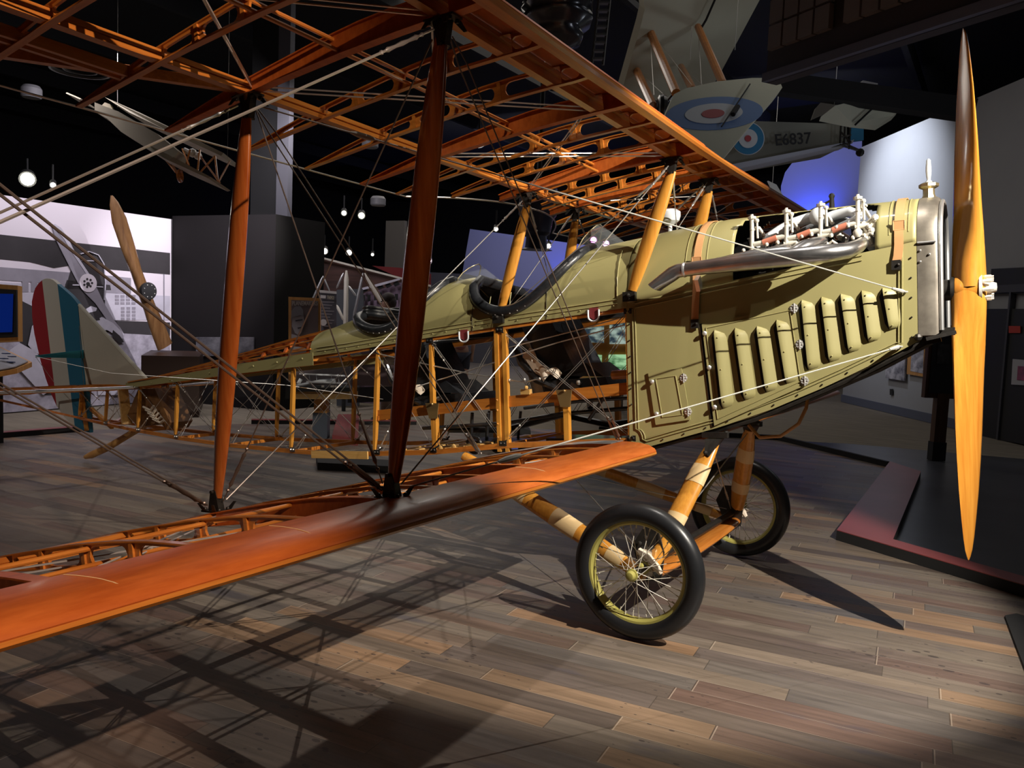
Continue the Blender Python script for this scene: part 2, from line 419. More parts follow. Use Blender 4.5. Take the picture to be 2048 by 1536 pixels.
# cabane struts
for s in (-1, 1):
    o = strut_mesh(V((-1.514, s * .385, .075)), FU(s * YC) + V((0, 0, -.06)), .082, .040, .62).build('cabane_strut', WZ, P, label=SIDE[s] + ' front cabane strut', smooth=60)
    fitting(FU(s * YC), -1, 1, o)
    m = M(); m.box((-1.525, s * .392, .045), (.07, .03, .05)); m.ball((-1.525, s * .412, .052), .01, 8); m.ball((-1.52, s * .412, .03), .007, 8); m.build('strut_socket', IRON, o)
    o = strut_mesh(V((-2.335, s * .385, 0.0)), RU(s * YC) + V((0, 0, -.06)), .075, .040, .62).build('cabane_strut', WZ, P, label=SIDE[s] + ' rear cabane strut', smooth=60)
    fitting(RU(s * YC), -1, 1, o)
    m = M(); m.box((-2.34, s * .392, -.03), (.07, .03, .05)); m.ball((-2.34, s * .412, -.02), .01, 8); m.build('strut_socket', IRON, o)

def cable(pairs, r=.0026, name='rigging_wire', tb=None, mt=CABLE, label=None):
    for p, q, sp in pairs:
        m = M(); p, q = V(p), V(q); d = (q - p).normalized()
        a = d.cross(V((0, 0, 1))).normalized() if abs(d.z) < .95 else V((1, 0, 0))
        for off in ((-sp / 2, sp / 2) if sp else (0,)):
            e = a * off; m.tube([p + d * .02 + e * .3, p + d * .12 + e, q - d * .12 + e, q - d * .02 + e * .3], r, 6)
            if tb is not None:
                if off <= 0 or sp: turnbuckle(m, p + e * .6, q + e * .6, tb, .16 if tb > 0 else .1)
        m.build(name, mt, P, label=label)
for s in (-1, 1):
    # flying wires: lower inner, up and out; doubled
    for A_, B_ in ((FL, FU), (RL, RU)):
        cable([(A_(s * YI) + V((0, s * .03, .015)), B_(s * YO) + V((0, -s * .03, -.02)), .03)], .0032, tb=.06, name='flying_wire', mt=DCABLE)
        cable([(A_(s * .47), B_(s * YI) + V((0, -s * .03, -.02)), .03)], .0028, tb=.05, name='flying_wire', mt=DCABLE)
        # landing wires: upper inner, down and out
        cable([(B_(s * YI) + V((0, s * .03, -.03)), A_(s * YO) + V((0, -s * .03, .015)), 0)], .0045 if A_ is RL else .004, tb=.1, name='landing_wire')
        cable([(B_(s * YC) + V((0, s * .03, -.03)), A_(s * YI) + V((0, -s * .03, .02)), 0)], .003, tb=.07, name='landing_wire')
    for y in (YI, YO):
        cable([(FL(s * y) + V((-.03, 0, .02)), RU(s * y) + V((.03, 0, -.03)), 0), (RL(s * y) + V((.03, 0, .02)), FU(s * y) + V((-.03, 0, -.03)), 0)], .0026, tb=.09, name='incidence_wire', mt=DCABLE)
# cords from the cowling corners
for s in (-1, 1):
    for z0, x0, e in ((-.014, -.222, RU(s * YI) + V((.03, -s * .03, -.03))), (-.262, -.247, FL(s * YI) + V((.06, -s * .02, .03)))):
        p = V((x0, s * .292, z0)); d = (e - p).normalized(); m = M()
        m.tube([p, e], .0030, 6); m.lathe(p, d, [(.007, 0), (.010, .015), (.006, .07)], 8); m.ring(p, (0, 0, 1), .011, .004, 12, 6)
        m.lathe(e - d * .42, d, [(.006, 0), (.011, .02), (.011, .06), (.005, .09)], 8)
        m.build('drift_wire', ROPE, P, label=SIDE[s] + (' cord from the nose up to the upper wing' if z0 > -.1 else ' cord from the nose down to the lower wing'))
# centre section bracing
cable([(FU(-YC) + V((0, .02, -.03)), V((-2.33, -.37, 0)), 0), (FU(-YC), V((-1.5, .36, .06)), 0), (FU(YC), V((-1.5, -.36, .06)), 0), (RU(-YC), V((-2.33, .36, 0)), 0), (RU(YC), V((-2.33, -.36, 0)), 0), (FU(YC), V((-2.33, .37, 0)), 0)], .0024, tb=.08, name='cabane_wire')
# --------------------------------------------------------------- fuselage frame
ULT = [(-1.54, .0), (-2.34, -.062), (-2.86, -.108), (-3.54, -.172), (-4.1, -.208), (-4.8, -.262), (-5.5, -.322), (-6.15, -.377), (-7.1, -.405)]
LLT = [(-1.54, -.735), (-2.36, -.785), (-2.84, -.838), (-3.4, -.872), (-3.82, -.886), (-4.08, -.879), (-4.85, -.864), (-5.55, -.831), (-6.26, -.778), (-6.72, -.737), (-7.1, -.70)]
def zu(x): return interp(ULT, x)
def zl(x): return interp(LLT, x)
def hw(x):
    if x > -1.54: return .27 + .11 * min(1, max(0, (x + .17) / -1.37))
    if x > -3.6: return .38
    return max(.03, .38 + (x + 3.6) * (.35 / 3.75))
ST = [-1.54, -2.345, -2.85, -3.30, -4.10, -4.85, -5.53, -6.09, -6.62, -7.08]
m = M()
for s in (-1, 1):
    for z in (zu, zl):
        xs = [-1.54, -2.35, -2.86, -3.6, -4.1, -4.8, -5.5, -6.15, -6.7, -7.1]
        sz = .032
        m.sweep([(x, s * (hw(x) - sz / 2), z(x) - (sz / 2 if z is zu else -sz / 2)) for x in xs], [(-1, -1), (1, -1), (1, 1), (-1, 1)], scales=[lerp(sz / 2, .011, i / 9) for i in range(10)])
FUS = m.build('fuselage_frame', WX, P, label='open wooden fuselage with four long rails')
for k, x in enumerate(ST):
    for s in (-1, 1):
        y = s * (hw(x) - .016); w = lerp(.034, .022, k / 9)
        if x == -2.345:
            m = M()
            for dx in (-.027, .027): m.beam((x + dx, y, zl(x) - .02), (x + dx, y, zu(x) + .02), .03, .026)
            m.beam((x, y, zl(x)), (x, y, zu(x)), .016, .03)
            for z in (-.72, -.64, -.56, -.5): m.ball((x - .03, y + s * .02, z), .006, 6)
            m.build('upright', WZ, FUS, label='wide grooved upright between the cockpits')
        elif x == -1.54:
            M().beam((x, y, zl(x)), (x, y, zu(x)), .036, .036).build('upright', WZ, FUS)
        else:
            t = -.03 * (k >= 3)
            m = M(); N = 8
            m.sweep([(lerp(x + t, x - t, i / N), y, lerp(zl(x) + .02, zu(x) - .02, i / N)) for i in range(N + 1)], [(-1, -.8), (1, -.8), (1, .8), (-1, .8)], up=(1, 0, 0), scales=[w / 2 * (1 - .35 * abs(2 * i / N - 1) ** 3) for i in range(N + 1)])
            m.build('upright', WZ, FUS)
    if x < -1.6:
        for z in (zu(x) - .016, zl(x) + .016):
            if x > -3.2 and z > -.4: continue
            M().beam((x, -hw(x) + .02, z), (x, hw(x) - .02, z), .026, .024).build('cross_member', WY, FUS)
    for s in (-1, 1):
        for z in (zu(x) - .03, zl(x) + .03):
            m = M(); m.box((x, s * (hw(x) + .001), z), (.05, .004, .03)); m.ball((x + .012, s * (hw(x) + .006), z), .007, 6); m.ball((x - .012, s * (hw(x) + .006), z), .007, 6)
            m.cyl((x, s * (hw(x) + .002), z), (x + .04, s * (hw(x) - .01), z + (.03 if z < -.5 else -.03)), .006, 6)
            m.build('frame_fitting', STEEL if k > 3 else IRON, FUS)
for a, b in zip(ST, ST[1:]):
    m = M()
    for s in (-1, 1):
        for off in ((0,) if b < -3 else (-.008, .008)):
            for p, q in (((a, s * hw(a), zl(a) + .03), (b, s * hw(b), zu(b) - .03)), ((a, s * hw(a), zu(a) - .03), (b, s * hw(b), zl(b) + .03))):
                p = V(p) + V((off, -s * .012, 0)); q = V(q) + V((off, -s * .012, 0)); m.tube([p, q], .0022, 5)
                if not off > 0: turnbuckle(m, q, p, .05, .09, .006)
    for z in (zu, zl):
        if b < -3 or z is zl:
            m.tube([(a, -hw(a) + .03, z(a)), (b, hw(b) - .03, z(b))], .0018, 5); m.tube([(a, hw(a) - .03, z(a)), (b, -hw(b) + .03, z(b))], .0018, 5)
    if b < -3.2: m.tube([(b, -hw(b) + .03, zu(b)), (b, hw(b) - .03, zl(b))], .0018, 5); m.tube([(b, hw(b) - .03, zu(b)), (b, -hw(b) + .03, zl(b))], .0018, 5)
    m.build('bracing_wire', CABLE, FUS)
# pale splice and side stiffener on the lower rail
m = M(); m.beam((-3.36, -.398, zl(-3.4) + .016), (-3.86, -.392, zl(-3.86) + .018), .012, .05); m.build('splice_plate', WPALE, FUS, label='pale new wood splice on the lower rail')
# seat rails, floor and control gear
for s in (-1, 1):
    m = M(); y = s * .352
    pr = [(-.012, -.032), (.012, -.032), (.012, -.016), (.004, -.012), (.004, .012), (.012, .016), (.012, .032), (-.012, .032)]
    m.sweep([(-1.56, y, -.44), (-2.34, y, -.515), (-3.3, y, -.60)], pr, up=(0, 0, 1)); m.build('seat_rail', WX, FUS)
for x, y0, z0 in ((-2.84, -.36, -.555), (-2.84, .34, -.555), (-1.93, -.36, -.48), (-1.93, .34, -.48)):
    m = M(); m.beam((x, y0, zl(x) + .02), (x, y0, z0), .036, .03); m.build('seat_post', WZ, FUS)
    m = M(); m.prism([(x - .03, y0 - .022, z0 - .06), (x + .03, y0 - .022, z0 - .06), (x + .045, y0 - .022, z0 + .035), (x - .055, y0 - .022, z0 + .035)], (0, .006, 0)); m.ball((x, y0 - .03, z0 + .03), .008, 6); m.build('gusset', MATS.get('dull_brass_plate') or mat('dull_brass_plate', (.36, .24, .10), .4, .6), FUS)
m = M(); m.beam((-3.3, 0, -.62), (-3.3, .0, -.60), .7, .03); m.beam((-2.85, -.35, -.57), (-2.85, .35, -.57), .03, .03); m.beam((-2.0, -.35, -.52), (-2.0, .35, -.52), .03, .03); m.beam((-3.3, -.37, -.62), (-3.3, .37, -.62), .03, .03); m.build('cross_member', WY, FUS)
m = M()
for k, x in enumerate((-2.6, -2.75, -2.9, -3.05, -3.2)):
    m.beam((x, -.36, zl(x) + .028), (x, .36, zl(x) + .028), .05, .012)
for x in (-2.55, -2.7, -2.8): m.ball((x, -.372, zl(x) + .032), (.018, .006, .024), 10)
m.build('floor_slat', WPALE, FUS, label='pale floor slats under the cockpits')
def seat(x, z, name_, lab):
    m = M(); sl = .50
    # reclined leather back and cushion
    m.prism([(x - .26, 0, z + .40), (x - .06, 0, z + .42), (x + .10, 0, z + .11), (x - .09, 0, z + .02)], (0, .40, 0))
    o = m.build(name_, LEATH, P, label=lab, smooth=20)
    m = M(); m.prism([(x - .10, 0, z + .03), (x + .30, 0, z + .05), (x + .33, 0, z - .03), (x - .08, 0, z - .05)], (0, .42, 0))
    m.prism([(x - .02, 0, z + .06), (x + .16, 0, z + .13), (x + .27, 0, z + .05)], (0, .34, 0)); m.build('seat_cushion', LEATH, o)
    m = M(); rows = []
    for i in range(9):
        t = PI + PI * i / 8; rows.append([(x - .10 + .17 * math.sin(t) * .9, .20 * math.cos(t), z - .05), (x - .14 + .16 * math.sin(t), .205 * math.cos(t), z + .12), (x - .19 + .13 * math.sin(t), .21 * math.cos(t), z + .27)])
    m.grid(rows, thick=.004); m.build('seat_pan', RADM, o)
    m = M(); m.tube([(x - .29, -.20, z + .24), (x - .24, -.215, z + .14), (x - .14, -.215, z + .04), (x - .0, -.2, z - .02)], [.016, .024, .024, .02], 8); m.build('seat_bolster', BLK, o)
    for p0, p1, w0, ph in (((x - .20, z + .20), (x - .06, z + .05), .055, 0), ((x - .13, z + .10), (x + .02, z + .07), .035, 1.5)):
        m = M(); rows = []
        for i in range(11):
            t = i / 10; cxx, czz = lerp(p0[0], p1[0], t), lerp(p0[1], p1[1], t) + .012 * math.sin(t * 9 + ph)
            rows.append([(cxx + w0 * (u - .5) * .8, -.225 - .012 * math.sin(t * 7 + u * 4 + ph), czz + w0 * (u - .5)) for u in (0, .25, .5, .75, 1)])
        m.grid(rows, thick=.004); m.build('lap_belt', PAD, o)
    m = M(); m.box((x + .13, -.215, z - .015), (.10, .02, .03), Euler((0, .5, 0)).to_matrix()); m.ball((x + .14, -.22, z + .02), .018, 8); m.build('belt_buckle', STEEL, o)
    return o
seat(-2.06, -.43, 'front_seat', 'black leather front cockpit seat'); seat(-3.05, -.52, 'rear_seat', 'black leather rear cockpit seat')
m = M()
m.tube([(-1.62, -.1, -.56), (-2.1, -.12, -.60), (-2.5, -.14, -.66), (-3.1, -.15, -.70)], .012, 8)
m.tube([(-1.6, .1, -.64), (-1.9, .12, -.68), (-2.2, .1, -.62), (-2.6, .06, -.72), (-3.0, .0, -.72)], .02, 8)
m.tube([(-1.62, -.2, -.50), (-1.95, -.2, -.52), (-2.3, -.2, -.56)], .010, 8)
m.tube([(-1.75, .2, -.44), (-1.72, .1, -.7)], .014, 8); m.tube([(-1.85, -.25, -.62), (-1.72, -.25, -.45)], .011, 8)
for x in (-2.62, -2.74, -2.5): m.tube([(x, -.1, -.60), (x - .05, -.05, -.78)], .011, 6); m.tube([(x, .1, -.60), (x - .03, .1, -.80)], .009, 6)
m.box((-2.62, .0, -.79), (.34, .22, .03)); m.box((-2.0, .05, -.77), (.45, .25, .04)); m.ring((-2.72, -.12, -.80), (0, 1, 0), .05, .012, 18, 6); m.ring((-2.55, -.12, -.80), (0, 1, 0), .04, .010, 18, 6)
m.box((-1.68, .12, -.62), (.10, .2, .16)); m.tube([(-1.66, .05, -.55), (-1.6, .0, -.52), (-1.62, -.06, -.6)], .012, 8)
m.build('control_gear', BLK, P, label='black control rods and pedals under the seats')
m = M(); m.cyl((-1.72, -.20, -.372), (-1.62, -.20, -.368), .026, 12); m.build('throttle_grip', WX, P)
m = M(); m.box((-2.19, -.36, -.455), (.06, .03, .03)); m.ball((-2.18, -.375, -.43), .012, 8); m.build('terminal_block', WPALE, P)
m = M()
m.tube([(-1.62, -.3, -.06), (-1.9, -.32, -.12), (-2.35, -.3, -.20)], .004, 6); m.tube([(-1.6, -.3, -.10), (-2.0, -.32, -.18), (-3.0, -.32, -.42)], .004, 6); m.tube([(-2.05, -.36, -.37), (-2.2, -.36, -.40), (-2.6, -.36, -.34), (-3.3, -.36, -.20)], .004, 6)
for x in (-2.1, -2.2, -2.3): m.ball((x, -.36, -.385 + (x + 2.2) * .03), .010, 6)
m.build('control_cable', CABLE, P)
# stirrup loops hanging from the upper rail
for x, z in ((-1.735, -.012), (-2.585, -.092)):
    m = M(); pts = [(x - .032, -.398, z)] + [(x - .032 * math.cos(PI * i / 8), -.398, z - .035 - .028 * math.sin(PI * i / 8)) for i in range(9)] + [(x + .032, -.398, z)]
    m.tube(pts, .0055, 8, up=(0, 1, 0)); o = m.build('stirrup_loop', WHITE, P)
    m = M(); m.prism([(x - .026, -.392, z + .01), (x + .026, -.392, z + .01), (x + .024, -.392, z - .04), (x, -.392, z - .055), (x - .024, -.392, z - .04)], (0, .006, 0)); m.build('webbing_patch', MAROON, o)

# --------------------------------------------------------------- decking over the fuselage
DT = [(-1.54, .40), (-1.70, .385), (-1.87, .362), (-2.2, .29), (-2.56, .237), (-2.70, .262), (-2.83, .250), (-3.2, .165), (-3.46, .095), (-3.83, .0), (-4.12, -.035), (-4.5, -.098), (-5.0, -.185), (-5.5, -.262), (-6.0, -.345), (-6.25, -.385)]
def zd(x): return interp(DT, x)
def deck(x, t, e=2.35):
    """t: angle 0..pi from the starboard rail over the top to the port rail"""
    h = hw(x) + .006; z0 = zu(x) - .010; H = zd(x) - z0
    c, s_ = math.cos(t), math.sin(t)
    yy = -h * math.copysign(abs(c) ** (2 / e), c); zz = z0 + .030 + (H - .030) * abs(s_) ** (2 / e)
    return V((x, yy, zz))
def rim(x):
    """fraction of deck height where the cockpit opening cuts the side; 1 = closed"""
    for a, b, lo, pw in ((-1.86, -2.60, .14, 1.5), (-2.84, -3.56, .22, 1.6)):
        if b < x < a:
            u = (x - b) / (a - b); k = math.sin(PI * u) if u < .5 else math.sin(PI * u)
            if a > -2: u2 = (u ** .8)
            else: u2 = u
            k = math.sin(PI * u2) ** .8
            return 1 - (1 - lo) * k
    return 1
def tmax(x, e=2.35):
    r = rim(x)
    return PI / 2 if r >= .999 else math.asin(min(1, max(0, r) ** (e / 2)))
xs = [-1.545 - (3.87 - 1.545) * i / 90 for i in range(91)]
m = M()
for s in (-1, 1):
    rows = []
    for x in xs:
        T = tmax(x); rows.append([V((x, s * (-1) * (deck(x, 0).y), zu(x) - .045))] and [V((x, deck(x, 0).y * (1 if s < 0 else -1), zu(x) - .012))] + [V((p.x, p.y * (1 if s < 0 else -1), p.z)) for p in (deck(x, T * j / 10) for j in range(11))])
    m.grid(rows, thick=.003)
DECK = m.build('cockpit_decking', OLIVE, P, label='olive sheet decking around two open cockpits', smooth=50)
m = M()
for s in (-1, 1):
    rows = []
    for x in xs[2:-2]:
        T = tmax(x) - .03; rows.append([V((x, p.y * .975 * (1 if s < 0 else -1), p.z - .010)) for p in (deck(x, T * j / 8) for j in range(9))])
    m.grid(rows)
m.build('cockpit_shade_sheet', BLKM, DECK)  # added black sheet standing in for the shade inside the cockpits
# pressed beads and screw lines along the decking
m = M()
for a, b in ((-1.60, -2.27), (-2.40, -2.50), (-2.53, -3.80)):
    for dz in (.004, .026):
        m.tube([deck(lerp(a, b, i / 14), .0) + V((0, -.001, dz - .006)) for i in range(15)], .0035, 6)
for x in (-1.60, -2.27, -2.41):
    m.tube([deck(x, t) + V((0, -.001, .012)) for t in [.02 + i * .13 for i in range(7 if x > -1.7 else 4)]], .003, 6)
for i in range(22):
    x = -1.62 - i * .1; m.ball(deck(x, 0) + V((0, -.002, -.012)), .0038, 6)
m.build('pressed_bead', OLIVE, DECK)
for x in (-2.03, -2.53, -3.06):
    m = M(); m.tube([deck(x, 0) + V((0, -.002, -.03))] + [deck(x, t) + V((0, -.002, 0)) for t in [i * tmax(x) / 6 for i in range(7)]], .0018, 5); m.build('panel_seam', IRON, DECK)
# padded leather coaming
def coaming(a, b, lab):
    pts = []
    n = 30
    for s in (1, -1):
        r = range(n + 1) if s > 0 else range(n - 1, 0, -1)
        for i in r:
            x = lerp(a, b, i / n); x = min(a - .004, max(b + .004, x)); q = deck(x, tmax(x)); pts.append(V((q.x, q.y if s > 0 else -q.y, q.z + .006)))
    m = M(); m.tube(pts, .033, 12, closed=True); o = m.build('leather_coaming', LEATH, P, label=lab)
    m = M()
    for i in range(0, len(pts), 2): m.ball(pts[i] + V((0, -.024 if pts[i].y < 0 else .024, -.020)), .0045, 6)
    m.build('coaming_stud', CHROME, o)
coaming(-1.86, -2.60, 'black padded rim of the front cockpit'); coaming(-2.84, -3.56, 'black padded rim of the rear cockpit')
# headrest ring at the back of the rear cockpit
m = M()
for k, dz in enumerate((0, .022, .044)):
    m.tube([V((-3.50 + .13 * math.cos(t), .17 * math.sin(t), zd(-3.5) + dz - .035 + .02 * math.sin(t) ** 2 - .04 * math.cos(t) * .3)) for t in [2 * PI * i / 28 for i in range(28)]], .020 - k * .004, 8, closed=True)
m.build('headrest_ring', LEATH, P, label='black rolled leather ring behind the rear cockpit')
# windscreens
for x, h, w_, lab in ((-1.84, .135, .17, 'low clear windscreen ahead of the front cockpit'), (-2.70, .125, .15, 'small clear arched windscreen ahead of the rear cockpit')):
    m = M(); rows = []
    for i in range(13):
        t = PI * i / 12; y = -w_ * math.cos(t); k = math.sin(t) ** .6; u = abs(y) / w_
        bx_ = x + .15 - .19 * u * u; b_ = (bx_, y, zd(bx_) - .012 - .10 * u * u); rows.append([b_, (b_[0] - .17 * k, y * .9, b_[2] + h * k)])
    m.grid(rows, thick=.002); o = m.build('windscreen', GLASS, P, label=lab)
    m = M(); m.tube([r[1] for r in rows], .0035, 6); m.build('windscreen_rim', BRASS, o)
# small deck instrument: white dome gauge on a stalk
m = M(); m.lathe((-1.435, 0, .405), (0, 0, 1), [(.035, 0), (.035, .008), (.012, .012), (.012, .05), (.038, .065), (.052, .075), (.060, .10), (.060, .125), (.040, .14), (0.001, .142)], 24); m.build('deck_gauge', WHITE, P, label='white domed filler standing on the nose decking')
# rear turtle deck: stringers and formers
m = M()
for k in range(9):
    t = PI * (k + .25) / 8.5
    m.sweep([deck(x, t, 2.1) for x in (-3.86, -4.3, -4.8, -5.3, -5.8, -6.2)], [(-.011, -.004), (.011, -.004), (.011, .004), (-.011, .004)])
TURT = m.build('rear_decking', WX, P, label='open turtle deck of thin wooden stringers')
for x in (-3.9, -4.15, -4.4, -4.7, -5.0, -5.35, -5.7, -6.05):
    m = M(); m.grid([[deck(x + dx, t, 2.1) + V((0, 0, -.006 - dz)) for dx, dz in ((-.012, 0), (.012, 0), (.012, .03), (-.012, .03), (-.012, 0))] for t in [PI * i / 16 for i in range(17)]]); m.build('former', WP, TURT)
for x, t in ((-4.05, .55), (-4.05, .75), (-4.55, .6), (-4.3, .9)):
    pass
# olive side strip and steel tube along the upper rail
for s in (-1, 1):
    m = M(); m.grid([[(x, s * (hw(x) + .007), zu(x) + .012), (x, s * (hw(x) + .007), zu(x) - lerp(.075, .03, (x + 3.8) / -2.4))] for x in [-3.84 - i * .3 for i in range(9)]], thick=.003)
    for i in range(9): m.ball((-3.95 - i * .27, s * (hw(-3.95 - i * .27) + .010), zu(-3.95 - i * .27) - .02), .008, 6)
    m.build('side_fairing', OLIVE, P, label='narrow olive strip tapering along the ' + SIDE[s] + ' upper rail')

# --------------------------------------------------------------- nose cowling
def ch(x):  # hood spring line height
    return interp([(-.165, .215), (-1.55, .012)], x)
def cz(x): return interp([(-.165, .442), (-.6, .447), (-1.07, .446), (-1.4, .42), (-1.55, .40)], x)
def hood(x, t, e=2.2):
    h = hw(x) + .004; c, s_ = math.cos(t), math.sin(t)
    return V((x, -h * math.copysign(abs(c) ** (2 / e), c), ch(x) + (cz(x) - ch(x)) * abs(s_) ** (2 / e)))
def zb(x): return interp([(-.17, -.235), (-.247, -.280), (-.572, -.441), (-.82, -.548), (-1.073, -.638), (-1.481, -.755), (-1.55, -.765)], x)
COWL = None
m = M()
xs = [-.172 - (1.55 - .172) * i / 30 for i in range(31)]
for s in (-1, 1):
    m.grid([[(x, s * (hw(x) + .004), lerp(zb(x), ch(x), j / 4)) for j in range(5)] for x in xs], thick=.003)
m.grid([[(x, -hw(x) - .004, zb(x)), (x, 0, zb(x) - .004), (x, hw(x) + .004, zb(x))] for x in xs], thick=.003)
COWL = m.build('engine_cowling', OLIVE, P, label='olive painted flat sided nose panels', smooth=30)
m = M()
def inop(x, t):  # engine opening in the hood
    if not (-.985 < x < -.335): return False
    tt = min(t, PI - t); lo, hi = .05, 1.28
    return lo < tt < hi
XS = [-.172 - i * (1.545 - .172) / 72 for i in range(73)]; TS = [PI * j / 48 for j in range(49)]
vid = {}; vs = []; fs = []
for i, x in enumerate(XS):
    for j, t in enumerate(TS): vid[i, j] = len(vs); vs.append(hood(x, t))
def opening(xm, tm):
    if not (-.985 < xm < -.335): return False
    tt = min(tm, PI - tm); e = .09
    lo, hi = .0, 1.17 + .16 * abs(math.sin((xm + .985) / .65 * PI * 3)) 
    if not (lo < tt < hi): return False
    for cx in (-.985, -.335):
        dx = abs(xm - cx)
        if dx < e and tt > hi - .3 and (e - dx) ** 2 / e ** 2 + ((tt - hi + .3) / .3) ** 2 > 1: return False
    return True
for i in range(72):
    for j in range(48):
        if opening((XS[i] + XS[i + 1]) / 2, (TS[j] + TS[j + 1]) / 2): continue
        fs.append((vid[i, j], vid[i, j + 1], vid[i + 1, j + 1], vid[i + 1, j]))
m.add(vs, fs); HOOD = m.build('engine_hood', [OLIVE, BLKM], P, label='rounded olive hood with an opening over the engine', smooth=50)
sm = HOOD.modifiers.new('sol', 'SOLIDIFY'); sm.thickness = .004; sm.offset = -1; sm.material_offset = 1
# hood ridges and edge bead
m = M()
for x in (-.205, -.285, -1.235, -1.125): m.tube([hood(x, t) + V((0, 0, .001)) for t in [PI * .06 + PI * .88 * i / 28 for i in range(29)]], .003, 6)
m.build('hood_ridge', OLIVE, HOOD)
def side(x, z, d=0): return V((x, -(hw(x) + .0075 + d), z))
def bead(pts, r=.0035, par=None, mt=OLIVE, name='pressed_bead', d=0): 
    mm = M(); mm.tube([side(x, z, d) for x, z in pts], r, 6, up=(0, 1, 0)); return mm.build(name, mt, par or COWL)
ins = lambda x, k: zb(x) + k
for k, o_ in ((.030, .0), (.045, .014)):
    bead([(-1.515 + o_, -.02), (-1.512 + o_, -.655)] + [(-1.512 + o_ + .035 * math.sin(a), -.655 - .045 * (1 - math.cos(a)) * 1.2) for a in (.4, .8, 1.2, 1.57)] + [(-1.455, zb(-1.455) + k - .002)] + [(x, ins(x, k)) for x in (-1.3, -1.1, -.9, -.7, -.5, -.35, -.262)] + [(-.237 - o_, -.245), (-.230 - o_, ch(-.23) - .03)])
    bead([(-1.50, ch(-1.5) - .012 - o_ * 1.6), (-1.1, ch(-1.1) - .012 - o_ * 1.6), (-.40, ch(-.4) - .012 - o_ * 1.6)])
# louvred panels
DOOR = [(-1.149, -.118), (-.701, -.048), (-.655, -.432), (-1.098, -.634)]
m = M(); m.prism([side(x, z, .004) for x, z in DOOR], (0, .006, 0)); DR = m.build('louvred_door', OLIVE, COWL, smooth=20)
bead([(-1.128, -.138), (-.722, -.07), (-.680, -.415), (-1.080, -.600), (-1.128, -.138)], .003, DR, d=.008)
m = M(); m.prism([side(x, z, .0) for x, z in ((-1.163, -.115), (-1.149, -.115), (-1.098, -.636), (-1.112, -.64))], (0, .003, 0)); m.build('door_gap', BLKM, DR)
LV = [(-1.086, -.099, -1.051, -.549), (-.984, -.094, -.942, -.507), (-.878, -.090, -.838, -.468), (-.785, -.063, -.743, -.427), (-.669, -.023, -.643, -.364), (-.580, -.014, -.548, -.328), (-.494, -.005, -.461, -.285), (-.403, .005, -.376, -.239), (-.315, .011, -.287, -.184)]
for k, (x0, z0, x1, z1) in enumerate(LV):
    if k < 4: z0 -= .05
    dd = .010 if k < 4 else 0
    m = M(); N = 20; W_ = .056; rows = []
    for i in range(N + 1):
        t = i / N; cx, cz_ = lerp(x0, x1, t), lerp(z0, z1, t)
        e = 1; u = min(t, 1 - t) * (abs(z1 - z0)) / .045
        if u < 1: e = math.sqrt(max(0, 1 - (1 - u) ** 2))
        rows.append([side(cx + W_ * a * (1 if a > 0 else 1) * (e if a > .0 else 1), cz_, dd + .020 * b * e - .003) for a, b in ((0, 0), (0, .96), (.10, 1), (.30, .86), (.55, .55), (.8, .22), (1.0, 0))])
    m.grid([r[1:] for r in rows], thick=.0015)
    o = m.build('louvre', OLIVE, DR if k < 4 else COWL, smooth=60)
    m = M(); m.prism([side(x0 - .014, z0 - .040, dd + .001), side(x0 + .002, z0 - .006, dd + .001), side(x0 + .01, z0 - .02, dd + .001), side(x1 + .01, z1 + .01, dd + .001), side(x1 - .004, z1 + .002, dd + .001), side(x1 - .020, z1 + .03, dd + .001)], (0, .002, 0)); m.build('louvre_slot_shadow', BLKM, DR if k < 4 else COWL)  # black strip: slot opening plus the louvre's cast shadow painted in
    if k < 4 or True:
        mm = M()
        for t in (.1, .5, .9): mm.ball(side(lerp(x0, x1, t) + .016, lerp(z0, z1, t), dd + .0175), .0038, 6)
        mm.build('rivet', OLIVE, DR if k < 4 else COWL)
def hinge(x, z, par, d=.006):
    mm = M(); pts = [(.02, .0), (.012, .018), (.002, .022), (-.002, .022), (-.012, .018), (-.02, 0), (-.012, -.018), (-.002, -.022), (.002, -.022), (.012, -.018)]
    mm.prism([side(x + a, z + b, d) for a, b in pts], (0, .005, 0)); mm.cyl(side(x, z - .024, d + .004), side(x, z + .024, d + .004), .004, 8)
    for a, b in ((.013, 0), (.008, .012), (.008, -.012), (-.013, 0), (-.008, .012), (-.008, -.012)): mm.ball(side(x + a, z + b, d + .004), .0035, 6)
    mm.build('hinge', CHROME, par)
for x, z in ((-.702, -.062), (-.680, -.237), (-.660, -.412)): hinge(x, z, COWL, .010)
HT = [(-1.436, -.357), (-1.258, -.338), (-1.219, -.603), (-1.402, -.632)]
m = M(); m.prism([side(x, z, .004) for x, z in HT], (0, .006, 0)); HA = m.build('access_hatch', OLIVE, COWL, smooth=20)
bead([(-1.395, -.390), (-1.290, -.377), (-1.258, -.578), (-1.365, -.592), (-1.395, -.390)], .003, HA, d=.008)
for x, z in ((-1.248, -.389), (-1.229, -.562)): hinge(x, z, HA, .008)
def knob(x, z, par):
    mm = M(); mm.lathe(side(x, z, .002), (0, -1, 0), [(.005, 0), (.005, .008), (.011, .010), (.012, .016), (.007, .022), (.001, .023)], 12); mm.build('turn_button', CHROME, par)
for x, z in ((-1.133, -.165), (-1.114, -.338), (-1.091, -.539)): knob(x, z, DR)
for x, z in ((-1.412, -.405), (-1.392, -.573)): knob(x, z, HA)
m = M()
for i in range(11): x = -.36 - i * .112; m.ball(side(x, zb(x) + .014), .0045, 6)
for i in range(8): m.ball(side(-1.533, -.10 - i * .085), .0045, 6)
for i in range(5): m.ball(side(-.196, .14 - i * .09), .0045, 6)
m.build('panel_screw', IRON, COWL)
